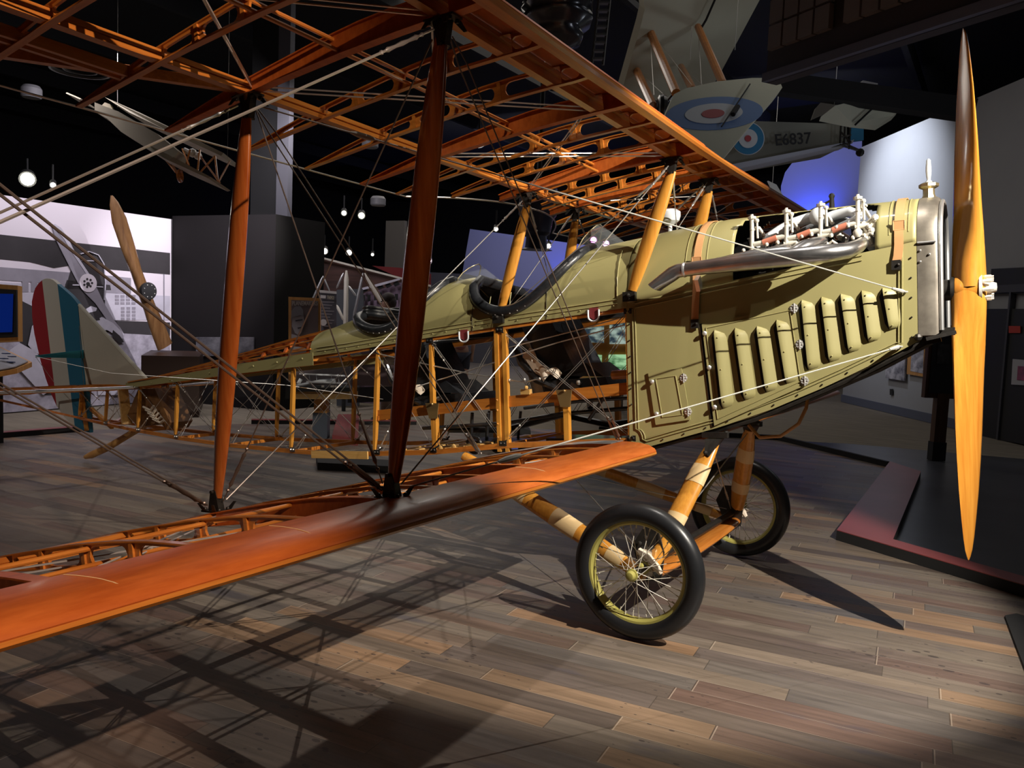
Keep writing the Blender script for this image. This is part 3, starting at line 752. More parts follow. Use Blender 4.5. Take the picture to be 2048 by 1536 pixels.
# dark engine bay floor and sides
m = M(); m.grid([[(x, -hw(x) + .02, ch(x) - .08), (x, hw(x) - .02, ch(x) - .08)] for x in (-.2, -1.5)], thick=.004); m.build('engine_bay_floor', BLKM, COWL)
# leather straps with buckles
for x, tend, lab in ((-1.172, -.19, 'rear'), (-.243, -.10, 'front')):
    m = M(); pts = [hood(x, t) + (hood(x, t) - V((x, 0, ch(x)))).normalized() * .006 for t in [PI * .5 * (1 - i / 16) for i in range(17)]]
    n = V((0, -1, 0)); pts = [V(p) for p in pts] + [side(x - .004, ch(x) - .05, .006), side(x - .012, ch(x) + tend + .02, .004)]
    rows = [[p + V((-.019, 0, 0)), p + V((.019, 0, 0))] for p in pts]; m.grid(rows, thick=.004); o = m.build('leather_strap', STRAP, P, label=lab + ' tan strap buckled over the hood')
    m = M(); q = hood(x, .33) + V((0, -.014, 0))
    for dz in (-.018, .024): m.tube([q + V((-.024, 0, dz)), q + V((.024, 0, dz))], .003, 6)
    m.tube([q + V((.024, 0, dz_)) for dz_ in (-.018, .024)], .003, 6); m.tube([q + V((-.024, 0, dz_)) for dz_ in (-.018, .024)], .003, 6); m.box(q + V((0, .002, .003)), (.046, .006, .034)); m.build('buckle', STRAP, o)
    m = M(); e = pts[-1]; m.box(e + V((0, -.004, -.012)), (.04, .01, .045)); m.ball(e + V((.01, -.012, -.012)), .007, 8); m.build('strap_anchor', IRON, o)
# --------------------------------------------------------------- radiator
RX0, RX1 = -.170, -.088
def rad(t, k=1.0):
    """outline of the radiator: flat sides, arched top"""
    return t
out = [(-.274, -.215), (-.274, .205)] + [(-.274 * math.cos(a), .205 + .240 * math.sin(a) ** .92) for a in [PI * i / 18 for i in range(1, 18)]] + [(.274, .205), (.274, -.215)]
m = M(); rows = [[(x, y * k, z0 if 0 else (z - .1) * k + .1) for y, z in out] for x, k in ((RX0, 1), (RX0 + .03, 1.0), (RX1 - .012, 1.0), (RX1, .975))]
m.grid(rows); m.prism([(RX1, y * .975, (z - .1) * .975 + .1) for y, z in out], (.002, 0, 0)); m.grid([[(x, -.27, -.215), (x, .27, -.215)] for x in (RX0, RX1)])
RAD = m.build('radiator', RADM, P, label='tarnished metal radiator shell', smooth=40)
m = M(); m.tube([(RX1 + .012, y * .93, (z - .1) * .93 + .1) for y, z in out], .010, 8, up=(1, 0, 0)); m.build('radiator_rim', SILV, RAD)
m = M(); m.prism([(RX1 + .004, y * .90, (z - .1) * .90 + .1) for y, z in out], (.006, 0, 0)); m.build('radiator_core', BLKM, RAD)
m = M(); m.tube([side(RX0 + .002, .205, .002), side(RX1 - .006, .205, .002)], .005, 6); m.build('solder_seam', SILV, RAD)
m = M()
for x, z in ((-.158, .17), (-.120, .15), (-.158, .12)): m.ball((x, -.277, z), .0055, 6)
m.build('rivet', SILV, RAD)
m = M(); m.lathe((-.137, 0, .43), (0, 0, 1), [(.030, 0), (.030, .022), (.026, .03), (.026, .058), (.036, .062), (.044, .068), (.044, .082), (.030, .088), (.012, .09)], 8); CAP = m.build('filler_cap', BRASS, RAD)
m = M(); m.lathe((-.137, 0, .52), (0, 0, 1), [(.018, 0), (.008, .012), (.011, .03), (.013, .055), (.012, .075), (.010, .105), (.005, .112)], 10); m.build('cap_ornament', WHITE, CAP)
m = M(); m.beam((-.14, -.27, -.232), (-.02, -.25, -.205), .03, .016); m.box((-.055, -.22, -.20), (.06, .05, .035)); m.ball((-.17, -.285, -.222), .018, 8); m.beam((-.2, -.24, -.26), (-.08, -.24, -.236), .02, .02)
for s in (-1, 1): m.tube([(-1.5, s * .345, -.775), (-.9, s * .31, -.60), (-.4, s * .27, -.38), (-.15, s * .24, -.245)], .014, 6)
m.build('engine_bearer', IRON, P, label='dark steel bearer under the nose')
# --------------------------------------------------------------- engine
CX = [-.915, -.747, -.587, -.421]
m = M(); m.box((-.66, 0, .02), (.92, .26, .26)); m.box((-.66, 0, .14), (.86, .12, .10))
ENG = m.build('engine', IRON, P, label='dark eight cylinder engine with pale rocker posts', smooth=20)
for k, x in enumerate(CX):
    for s in (-1, 1):
        ax = V((0, s * .62, .78)).normalized(); b = V((x, s * .04, .10))
        m = M(); pr = [(.050, 0)]
        for i in range(6): pr += [(.050, .02 + i * .022), (.060, .024 + i * .022), (.060, .030 + i * .022), (.050, .034 + i * .022)]
        pr += [(.056, .17), (.056, .20), (.045, .225), (.001, .232)]
        m.lathe(b, ax, pr, 20)
        m.cyl(b + ax * .19 + V((.03, 0, 0)), b + ax * .29 + V((.03, 0, 0)), .008, 8); m.cyl(b + ax * .19 + V((-.03, 0, 0)), b + ax * .27 + V((-.03, 0, 0)), .008, 8)
        for a in range(6):
            t = a * PI / 3; m.ball(b + ax * .195 + V((math.cos(t) * .05, s * -.78 * math.sin(t) * .05, .62 * math.sin(t) * .05)), .009, 6)
        cyl = m.build('cylinder', IRON, ENG)
        y = s * .265; zt = .400 + .012 * k - (.0 if s < 0 else .09); zb_ = .215 + .03 * k * .8
        m = M(); m.tube([(x, y, zb_ - .02), (x + .004, y, zt)], .0105, 10); m.lathe((x + .004, y, zt), (0, 0, 1), [(.010, -.02), (.011, -.006), (.020, -.002), (.021, .010), (.008, .014), (.007, .022), (.001, .023)], 10)
        m.ball((x, y, zb_ - .01), (.022, .018, .024), 10); m.ball((x + .004, y, zt - .055), .013, 8); m.cyl((x - .012, y, zb_ + .02), (x + .05, y - s * .01, zb_ + .025), .012, 10)
        m.tube([(x + .028, y, zt - .02), (x + .030, y, zt - .10)], .006, 8); m.ball((x + .028, y, zt - .012), .012, 8)
        m.tube([(x, y, zt - .05), (x + .03, y + s * -.03, zt - .045), (x + .045, y - s * .07, zt - .08)], .009, 8)
        
        m.build('rocker_post', CREAM, cyl, label='pale rocker post with a round cap')
        m = M()
        for dx, dz in ((.05, -.005), (-.04, .01), (.075, .03), (.03, -.045), (-.02, -.05)): m.ball((x + dx, y + s * .005, zb_ + .02 + dz), (.010, .010, .012), 8)
        m.tube([(x + .03, y, zb_ - .03), (x + .055, y + s * .006, zb_ - .012), (x + .075, y, zb_ - .03)], .007, 8)
        m.build('valve_gear', CREAM, cyl)
for s in (-1, 1):
    for k in range(3):
        x0, x1 = CX[k], CX[k + 1]; z0 = .272 + k * .013; y = s * .262
        m = M(); m.tube([(x0 + .055, y, z0 + .004), (x1 - .045, y, z0 + .022)], .0155, 12); m.build('rubber_hose', REDH, ENG, label='brick red rubber hose')
        m = M(); m.tube([(x0 + .01, y, z0), (x0 + .062, y, z0 + .005)], .0125, 10); m.build('hose_pipe', CREAM, ENG); m = M(); m.tube([(x1 - .055, y, z0 + .02), (x1 - .005, y, z0 + .024)], .0125, 10); m.build('hose_pipe', CREAM, ENG)
# white intake pipes with round elbow
m = M(); y = -.135
m.tube([(-.90, -.19, .255), (-.86, -.18, .305), (-.80, -.15, .345), (-.74, y, .375), (-.66, y, .392), (-.62, -.12, .385)], [.022, .024, .026, .027, .028, .028], 14)
m.ball((-.615, -.16, .392), (.043, .043, .045), 18)
m.tube([(-.61, -.12, .375), (-.54, -.13, .395), (-.47, -.15, .40), (-.425, -.17, .375), (-.44, -.2, .345), (-.50, -.19, .325), (-.56, -.18, .30)], [.026, .024, .024, .024, .023, .022, .022], 14)
m.tube([(-.89, .19, .255), (-.80, .15, .345), (-.70, .13, .38), (-.62, .10, .385), (-.54, .13, .395), (-.46, .17, .37), (-.5, .2, .32)], .024, 12)
m.build('intake_pipe', WHITE, ENG, label='white curved intake pipes meeting at a round elbow')
m = M(); m.ball((-.362, -.225, .245), (.030, .03, .06), 16); m.build('water_outlet', WHITE, ENG)
m = M()
m.box((-.37, -.20, .27), (.06, .10, .12)); m.tube([(-.40, -.24, .30), (-.36, -.25, .34), (-.34, -.25, .33)], .010, 8); m.ball((-.345, -.25, .345), .016, 8); m.ball((-.36, -.26, .28), .020, 8); m.tube([(-.40, -.25, .33), (-.375, -.26, .27), (-.36, -.255, .22)], .010, 8); m.ball((-.385, -.26, .25), .014, 8)
m.tube([(-.41, -.24, .36), (-.40, -.23, .42), (-.39, -.2, .41)], .008, 8)
m.build('magneto', CREAM, ENG)
# far cowl fittings seen over the engine
m = M(); m.cyl((-.585, .05, .44), (-.585, .05, .52), .016, 10, .010); m.ball((-.585, .05, .52), .016, 8); m.tube([(-.585, .05, .50), (-.75, .2, .47), (-.95, .3, .42)], .006, 6); m.build('breather_pipe', BLK, ENG)
# --------------------------------------------------------------- exhaust
m = M(); y = -.495
pts = [(-.395, -.30, .225), (-.405, -.36, .205), (-.445, -.42, .182), (-.53, y, .170), (-.66, y - .01, .166), (-.85, y - .012, .161), (-1.0, y - .012, .156), (-1.12, y - .012, .152), (-1.185, y - .015, .148)]
m.tube(pts, [.028, .032, .037, .041, .042, .041, .038, .035, .034], 18)
for k, x in enumerate(CX[:3]):
    z = .185 + .02 * k
    m.tube([(x + .01, -.29, z + .025), (x - .005, -.35, z + .012), (x - .045, -.42, z - .008), (x - .11, -.485, .168)], [.027, .031, .033, .030], 14)
m.tube([(-.60, -.44, .182), (-.72, -.455, .192), (-.85, -.47, .190), (-1.02, -.488, .170)], [.026, .033, .032, .026], 14)
EX = m.build('exhaust_pipe', EXH, P, label='polished exhaust pipe gathering four branches along the nose', smooth=60)
m = M(); m.lathe((-1.18, y - .015, .148), (-1, 0, 0), [(.034, -.006), (.037, 0), (.037, .006), (.034, .01)], 18, cap=False); m.build('pipe_joint', SILV, EX)
m = M(); N = 18; rows = []
for x, yy, z, a, b, ph in ((-1.185, -.510, .148, .034, .034, 0), (-1.215, -.512, .146, .034, .034, .15), (-1.240, -.514, .135, .036, .036, .5), (-1.275, -.518, .112, .034, .044, .75), (-1.315, -.522, .086, .030, .056, .85), (-1.335, -.524, .072, .028, .062, .85)):
    rows.append([V((x - a * math.sin(t) * math.sin(ph) * -1 * -1, yy + b * math.copysign(abs(math.cos(t)) ** .7, math.cos(t)), z + a * math.sin(t) * math.cos(ph))) for t in [2 * PI * i / N for i in range(N + 1)]])
m.grid(rows, thick=-.002); m.build('exhaust_outlet', EXH, EX, label='flattened downturned exhaust outlet', smooth=60)
m = M(); r = [V(p) for p in rows[-2][:-1]]; c = sum(r, V()) / len(r); m.prism([c + (p - c) * .93 + V((-.012, 0, -.01)) for p in r], (.002, 0, .002)); m.build('outlet_hollow', BLKM, EX)
m = M(); m.beam((-1.155, -.40, .115), (-1.155, -.365, .06), .02, .05); m.build('exhaust_bracket', SILV, EX)
for k, x in enumerate(CX):
    pass
# --------------------------------------------------------------- propeller
PRX = 0.012; pa = math.radians(5.94)
def blade(sgn):
    """blade along +r; sgn +1 up, -1 down"""
    m = M(); rows = []
    for r, chord, thk, pit in ((.0, .150, .115, 62), (.06, .150, .113, 60), (.12, .152, .100, 55), (.18, .168, .080, 46), (.26, .190, .062, 39.5), (.38, .208, .047, 33), (.52, .220, .037, 29), (.66, .222, .029, 27), (.80, .212, .023, 25), (.94, .188, .018, 23.5), (1.06, .150, .014, 22.5), (1.16, .108, .011, 22), (1.22, .072, .009, 21), (1.25, .036, .007, 20), (1.2645, .008, .004, 20)):
        row = []; p = math.radians(pit)
        for i in range(20):
            t = 2 * PI * i / 20; u = math.cos(t); v = math.sin(t)
            cu = -u * chord / 2 - chord * .04; th = v * thk / 2 * (1 + .35 * u) + (thk * .12 if v > 0 else 0)
            # chord direction: leading edge (-y for the top blade) forward
            yy = (cu * math.cos(p) + th * math.sin(p)) * sgn; xx = -cu * math.sin(p) + th * math.cos(p)
            z = r * sgn
            row.append(V((PRX + xx, yy * math.cos(pa) + z * math.sin(pa), z * math.cos(pa) - yy * math.sin(pa))))
        row.append(row[0]); rows.append(row)
    m.grid(rows); m.add(rows[-1][:-1], [tuple(range(20))]); return m
m = blade(1); m2 = blade(-1); m.add(m2.v, m2.f); m.lathe((PRX - .044, 0, 0), (1, 0, 0), [(.060, 0), (.064, .01), (.066, .090), (.062, .100)], 32)
PROP = m.build('propeller', WPROP, P, label='tall amber wooden propeller with two blades upright', smooth=60)
m = M(); m.lathe((PRX + .056, 0, 0), (1, 0, 0), [(.070, 0), (.070, .012), (.030, .014), (.026, .055), (.020, .07), (.001, .072)], 24)
for i in range(8):
    t = 2 * PI * i / 8 + .2; c = V((PRX + .07, .052 * math.cos(t), .052 * math.sin(t))); m.cyl(c, c + V((.035, 0, 0)), .009, 6); m.cyl(c + V((.03, 0, 0)), c + V((.045, 0, 0)), .005, 6)
m.build('hub_bolts', CREAM, PROP, label='pale bolt cluster on the propeller hub')
m = M(); m.cyl((-.10, 0, 0), (PRX - .06, 0, 0), .05, 20); m.lathe((PRX - .062, 0, 0), (1, 0, 0), [(.062, 0), (.062, .016)], 24); m.build('crankshaft_flange', IRON, PROP)
# --------------------------------------------------------------- undercarriage
WXC, WZC, TR, WR = -1.3236, -1.278, .8592, .3227
# axle height must follow the floor: work in local axes
def leg(p, q, chord, thick, s, lab, bands):
    p, q = V(p), V(q); mm = strut_mesh(p, q, chord, thick, .55); o = mm.build('undercarriage_leg', WZ, P, label=lab, smooth=60)
    d = q - p
    for a, b in bands:
        k = lambda t: (1 - .45 * abs(2 * t - 1) ** 2.6) * 1.03 + .01
        kb = lambda t: (1 - .4 * abs(2 * t - 1) ** 2.6) * 1.03 + .02
        ax = V((1, 0, 0)); ax = (ax - d.normalized() * ax.dot(d.normalized())).normalized(); bx = d.normalized().cross(ax); rows = []
        for t in (a, (a + b) / 2, b):
            c = p + d * t; rows.append([c + ax * math.cos(u) * chord / 2 * k(t) + bx * math.sin(u) * thick / 2 * kb(t) * (1.0 if math.cos(u) > 0 else 1 + math.cos(u) * .35) for u in [2 * PI * i / 18 for i in range(19)]])
        m3 = M(); m3.grid(rows); m3.build('wrap_band', TAPE, o, label='pale cloth wrapping')
    return o
for s in (-1, 1):
    f = leg((-1.31, s * .735, -1.30), (-1.105, s * .335, -.715), .105, .058, s, SIDE[s] + ' front undercarriage leg', ((.30, .42), (.66, .80)))
    m = M(); c = V((-1.10, s * .338, -.70)); m.box(c + V((0, 0, .018)), (.13, .035, .028)); m.ball(c + V((.05, -.02 * -s * -1, .025)), .016, 8); m.ball(c + V((-.05, 0, .02)), .014, 8)
    m.prism([c + V((-.04, s * .01, .0)), c + V((.04, s * .01, .0)), c + V((-.012, s * .05, -.085)), c + V((-.035, s * .045, -.06))], (0, .06, 0)); m.ball(c + V((-.03, s * .075, -.065)), .012, 8); m.build('leg_fitting', IRON, f)
    r = leg((-1.335, s * .745, -1.335), (-2.62, s * .385, -.835), .10, .055, s, SIDE[s] + ' rear undercarriage leg', ((.10, .17), (.32, .45), (.60, .72)))
    m = M(); m.prism([(-1.27, s * .70, -1.36), (-1.36, s * .70, -1.37), (-1.42, s * .69, -1.20), (-1.36, s * .66, -1.10), (-1.30, s * .66, -1.10), (-1.25, s * .70, -1.22)], (0, .012, 0))
    for dx, dz in ((-.0, 0), (.03, .03), (-.03, .06), (.0, .09)): m.ball((-1.34 + dx, s * .715, -1.24 + dz), .011, 8)
    m.build('axle_plate', IRON, P)
    m = M(); m.beam((-1.33, s * .725, -1.33), (-1.33, s * .725, -1.20), .05, .07, up=(1, 0, 0)); m.build('axle_guide', STEEL, P)
    m = M(); m.tube([(-1.36, s * .755, -1.21), (-1.31, s * .765, -1.235), (-1.27, s * .76, -1.28), (-1.25, s * .755, -1.31)], [.018, .022, .02, .012], 8); m.build('shock_cord', PAD, P, label='cream shock cord bound round the axle')
m = M(); m.cyl((WXC, -.93, WZC), (WXC, .93, WZC), .019, 14); m.build('axle', IRON, P)
m = M(); rows = []
for i in range(11):
    y = lerp(-.70, .70, i / 10); k = .6 + .4 * (1 - abs(2 * i / 10 - 1) ** 3); rows.append([V((-1.315 + .075 * k * math.cos(t), y, -1.33 + .026 * math.sin(t))) for t in [2 * PI * j / 16 for j in range(17)]])
m.grid(rows); m.build('spreader_bar', WY, P, label='streamlined wooden spreader between the wheels')
m = M(); m.beam((-1.31, -.70, -1.355), (-1.31, .70, -1.355), .05, .02); m.build('spreader_plate', IRON, P)
m = M()
for a in (-1, 1): m.tube([(-1.33, a * .70, -1.26), (-1.12, -a * .33, -.74)], .0035, 6); turnbuckle(m, (-1.33, a * .70, -1.26), (-1.12, -a * .33, -.74), .25, .12, .008)
for a in (-1, 1): m.tube([(-1.34, a * .70, -1.26), (-2.5, -a * .36, -.82)], .003, 6)
m.build('undercarriage_wire', CABLE, P)
WDIR = (BX * 0 + BY).normalized()
for s in (-1, 1):
    # the wheel stands upright on the floor: place its centre in world space, then bring it to local axes
    c = V((WXC, s * TR, WZC)); cw = a2w(c); dz = .3275 - cw.z
    c = c + V((BX.z, BY.z, BZ.z)) * dz
    m = M(); m.ring(c, (0, 1, 0), WR - .046, .0465, 72, 16); T = m.build('wheel_tyre', RUB, P, label=SIDE[s] + ' wire spoked wheel with black rubber tyre', smooth=60)
    m = M(); pr = [(.232, -.028), (.243, -.030), (.246, -.018), (.234, -.014), (.228, 0), (.234, .014), (.246, .018), (.243, .030), (.232, .028), (.222, .012), (.222, -.012)]
    m.lathe(c, (0, 1, 0), pr + [pr[0]], 64, cap=False); m.build('wheel_rim', OLIVED, T, label='olive enamelled rim')
    m = M(); m.lathe(c - V((0, .085, 0)), (0, 1, 0), [(.018, 0), (.030, .004), (.030, .014), (.016, .02), (.016, .15), (.030, .156), (.030, .166), (.018, .17)], 20); m.lathe(c + V((0, s * .06, 0)), (0, s, 0), [(.022, 0), (.024, .03), (.018, .045), (.012, .047)], 16)
    m.ball(c + V((.028, s * .03, .035)), .015, 8); m.build('wheel_hub', OLIVED, T)
    m = M()
    for i in range(40):
        a = 2 * PI * i / 40; side_ = 1 if i % 2 else -1; b = a + (.95 if (i // 2) % 2 else -.95)
        m.tube([c + V((math.cos(b) * .028, side_ * .075, math.sin(b) * .028)), c + V((math.cos(a) * .226, side_ * .006, math.sin(a) * .226))], .0017, 4)
        q = c + V((math.cos(a) * .222, side_ * .006, math.sin(a) * .222)); m.tube([q, q.lerp(c, .08)], .003, 5)
    m.build('spokes', CREAM, T)
# brown drain hose looping below the nose
m = M(); m.tube([(-.70, -.05, -.50), (-.705, -.08, -.56), (-.74, -.1, -.64), (-.83, -.1, -.705), (-.95, -.05, -.72), (-1.02, 0, -.66)], .009, 8); m.build('drain_hose', STRAP, P, label='thin tan hose looping under the nose')
# --------------------------------------------------------------- tail
RO = [(-7.026, -.329), (-7.060, 0), (-7.087, .361), (-7.13, .40), (-7.195, .448), (-7.29, .505), (-7.375, .551), (-7.42, .583), (-7.466, .608), (-7.51, .622), (-7.561, .629), (-7.60, .628), (-7.643, .618), (-7.71, .59), (-7.765, .551), (-7.80, .50), (-7.834, .425), (-7.84, .28), (-7.818, .124), (-7.77, -.03), (-7.725, -.16), (-7.66, -.31), (-7.58, -.46), (-7.499, -.576), (-7.38, -.68), (-7.231, -.766), (-7.10, -.80), (-6.993, -.817)]
def xat(z, a, b): return a[0] + (b[0] - a[0]) * (z - a[1]) / (b[1] - a[1])
RW = lambda z: xat(z, (-7.643, .617), (-7.499, -.576)); WB = lambda z: xat(z, (-7.392, .551), (-7.257, -.487))
def clip(poly, fn, keep):
    outp = []; n = len(poly)
    for i in range(n):
        a, b = poly[i], poly[(i + 1) % n]; da, db = (a[0] - fn(a[1])) * keep, (b[0] - fn(b[1])) * keep
        if da >= 0: outp.append(a)
        if da * db < 0: t = da / (da - db); outp.append((a[0] + (b[0] - a[0]) * t, a[1] + (b[1] - a[1]) * t))
    return outp
blue = clip(RO, WB, 1); rest = clip(RO, WB, -1); white = clip(rest, RW, 1); red = clip(rest, RW, -1)
m = M(); m.prism([(x, 0, z) for x, z in white], (0, .036, 0)); RUD = m.build('rudder', RUDW, P, label='rudder striped red white and blue', smooth=20)
m = M(); m.prism([(x, 0, z) for x, z in red], (0, .036, 0)); m.build('red_stripe', RUDR, RUD, label='red rudder stripe')
m = M(); m.prism([(x, 0, z) for x, z in blue], (0, .036, 0)); m.build('blue_stripe', RUDB, RUD, label='blue rudder stripe')
m = M(); m.prism([(-7.092, 0, .346), (-6.145, 0, -.360), (-6.15, 0, -.40), (-7.03, 0, -.40)], (0, .03, 0)); FIN = m.build('tail_fin', FABRIC, P, label='pale linen covered triangular fin')
m = M(); m.tube([(-7.092, 0, .350), (-6.60, 0, -.015), (-6.145, 0, -.356)], .018, 8); m.build('fin_edge', FABRIC, FIN)
m = M(); m.sweep([(-7.045, -.01, -.10), (-7.07, -.18, -.105), (-7.09, -.42, -.115)], [(-.35, -1), (.35, -1), (.35, 1), (-.35, 1)], scales=[.038, .026, .009]); m.build('control_horn', HORN, RUD, label='bright blue control horn')
m = M(); m.tube([(-7.09, -.42, -.115), (-6.2, -.30, -.28), (-4.2, -.28, -.40), (-3.3, -.3, -.5)], .0025, 5); m.tube([(-7.09, -.42, -.115), (-7.45, -.06, -.35)], .002, 5); m.tube([(-7.06, -.03, .16), (-7.0, -.05, -.38)], .002, 5); m.build('rudder_cable', CABLE, RUD)
m = M(); m.beam((-7.09, 0, -.42), (-7.03, 0, -.80), .05, .06); m.beam((-6.98, 0, -.60), (-6.6, -.05, -.76), .03, .03); m.build('tail_post', WZ, P)
# stabiliser and elevators, open frames
ZS = -.405
def tpt(x, y, dz=0): return V((x, y, ZS + dz))
for s in (-1, 1):
    m = M(); pts = [tpt(-6.12, s * .12), tpt(-6.40, s * .8), tpt(-6.72, s * 1.30), tpt(-6.95, s * 1.46), tpt(-7.05, s * 1.48)]
    m.tube(pts, .013, 8); ST_ = m.build('stabiliser', SILV, P, label=SIDE[s] + ' tailplane frame with a bright metal leading edge')
    m = M(); m.beam(tpt(-7.05, s * .05), tpt(-7.05, s * 1.48), .03, .05); m.beam(tpt(-6.55, s * .1), tpt(-6.62, s * 1.15), .026, .045); m.build('spar', WY, ST_)
    for k, y in enumerate((.12, .42, .74, 1.05, 1.33)):
        xa = interp([(.12, -6.12), (.8, -6.40), (1.3, -6.72), (1.46, -6.95)], y)
        m = M(); m.grid([[tpt(x, s * y - .008, h), tpt(x, s * y + .008, h), tpt(x, s * y + .008, -h), tpt(x, s * y - .008, -h), tpt(x, s * y - .008, h)] for x, h in ((xa, .008), (lerp(xa, -7.05, .35), .028), (lerp(xa, -7.05, .7), .03), (-7.05, .022))]); m.build('rib', WX, ST_)
    m = M(); m.beam(tpt(-7.09, s * .08, .005), tpt(-7.09, s * 1.5, .005), .03, .045); el = m.build('elevator', WY, P, label=SIDE[s] + ' elevator frame')
    for y in (.25, .55, .85, 1.15, 1.42):
        xe = interp([(.1, -7.50), (.4, -7.72), (1.0, -7.72), (1.5, -7.45)], y)
        m = M(); m.beam(tpt(-7.10, s * y), tpt(xe, s * y), .012, .036, h2=.008); m.build('rib', WX, el)
    m = M(); m.tube([tpt(-7.10, s * .08), tpt(-7.50, s * .10), tpt(-7.70, s * .35), tpt(-7.74, s * .7), tpt(-7.72, s * 1.0), tpt(-7.58, s * 1.4), tpt(-7.38, s * 1.56), tpt(-7.10, s * 1.5)], .008, 6); m.build('elevator_edge', CABLE, el)
    m = M(); m.beam((-6.72, s * .07, -.72), tpt(-7.0, s * .95, -.02), .035, .018); m.build('tail_brace_strut', WX, P)
# tail skid and its framing
m = M(); m.sweep([(-6.10, 0, -.700), (-6.45, 0, -.83), (-6.75, 0, -.945), (-7.0, 0, -1.02), (-7.10, 0, -1.045)], [(math.cos(t), math.sin(t)) for t in [2 * PI * i / 12 for i in range(12)]], scales=[(.020, .028), (.020, .030), (.024, .034), (.030, .034), (.022, .02)]); SK = m.build('tail_skid', WFLOORW, P, label='curved wooden tail skid reaching down to the floor')
m = M(); m.beam((-6.28, -.12, -.72), (-6.35, -.10, -.42), .08, .03); m.beam((-6.28, .12, -.72), (-6.35, .10, -.42), .08, .03); m.build('skid_plank', WPALE, P)
m = M(); m.prism([(-6.30, 0, -.66), (-6.12, 0, -.42), (-5.90, 0, -.42), (-5.72, 0, -.70), (-5.78, 0, -.76), (-6.0, 0, -.56), (-6.12, 0, -.74)], (0, .22, 0)); m.build('skid_framing', wood('aged_skid_plywood', (.26, .12, .04), (.14, .06, .02), (12, 12, 12), rough=.5, coat=.05), P, label='stacked plywood framing above the tail skid')
m = M()
for k in range(5): m.tube([(-6.02 + k * .03, -.14, -.57 - k * .025), (-5.92 + k * .03, -.145, -.60 - k * .025), (-5.88 + k * .03, -.14, -.56 - k * .03)], .010, 6)
m.build('skid_bungee', PAD, P, label='cream bungee cords')
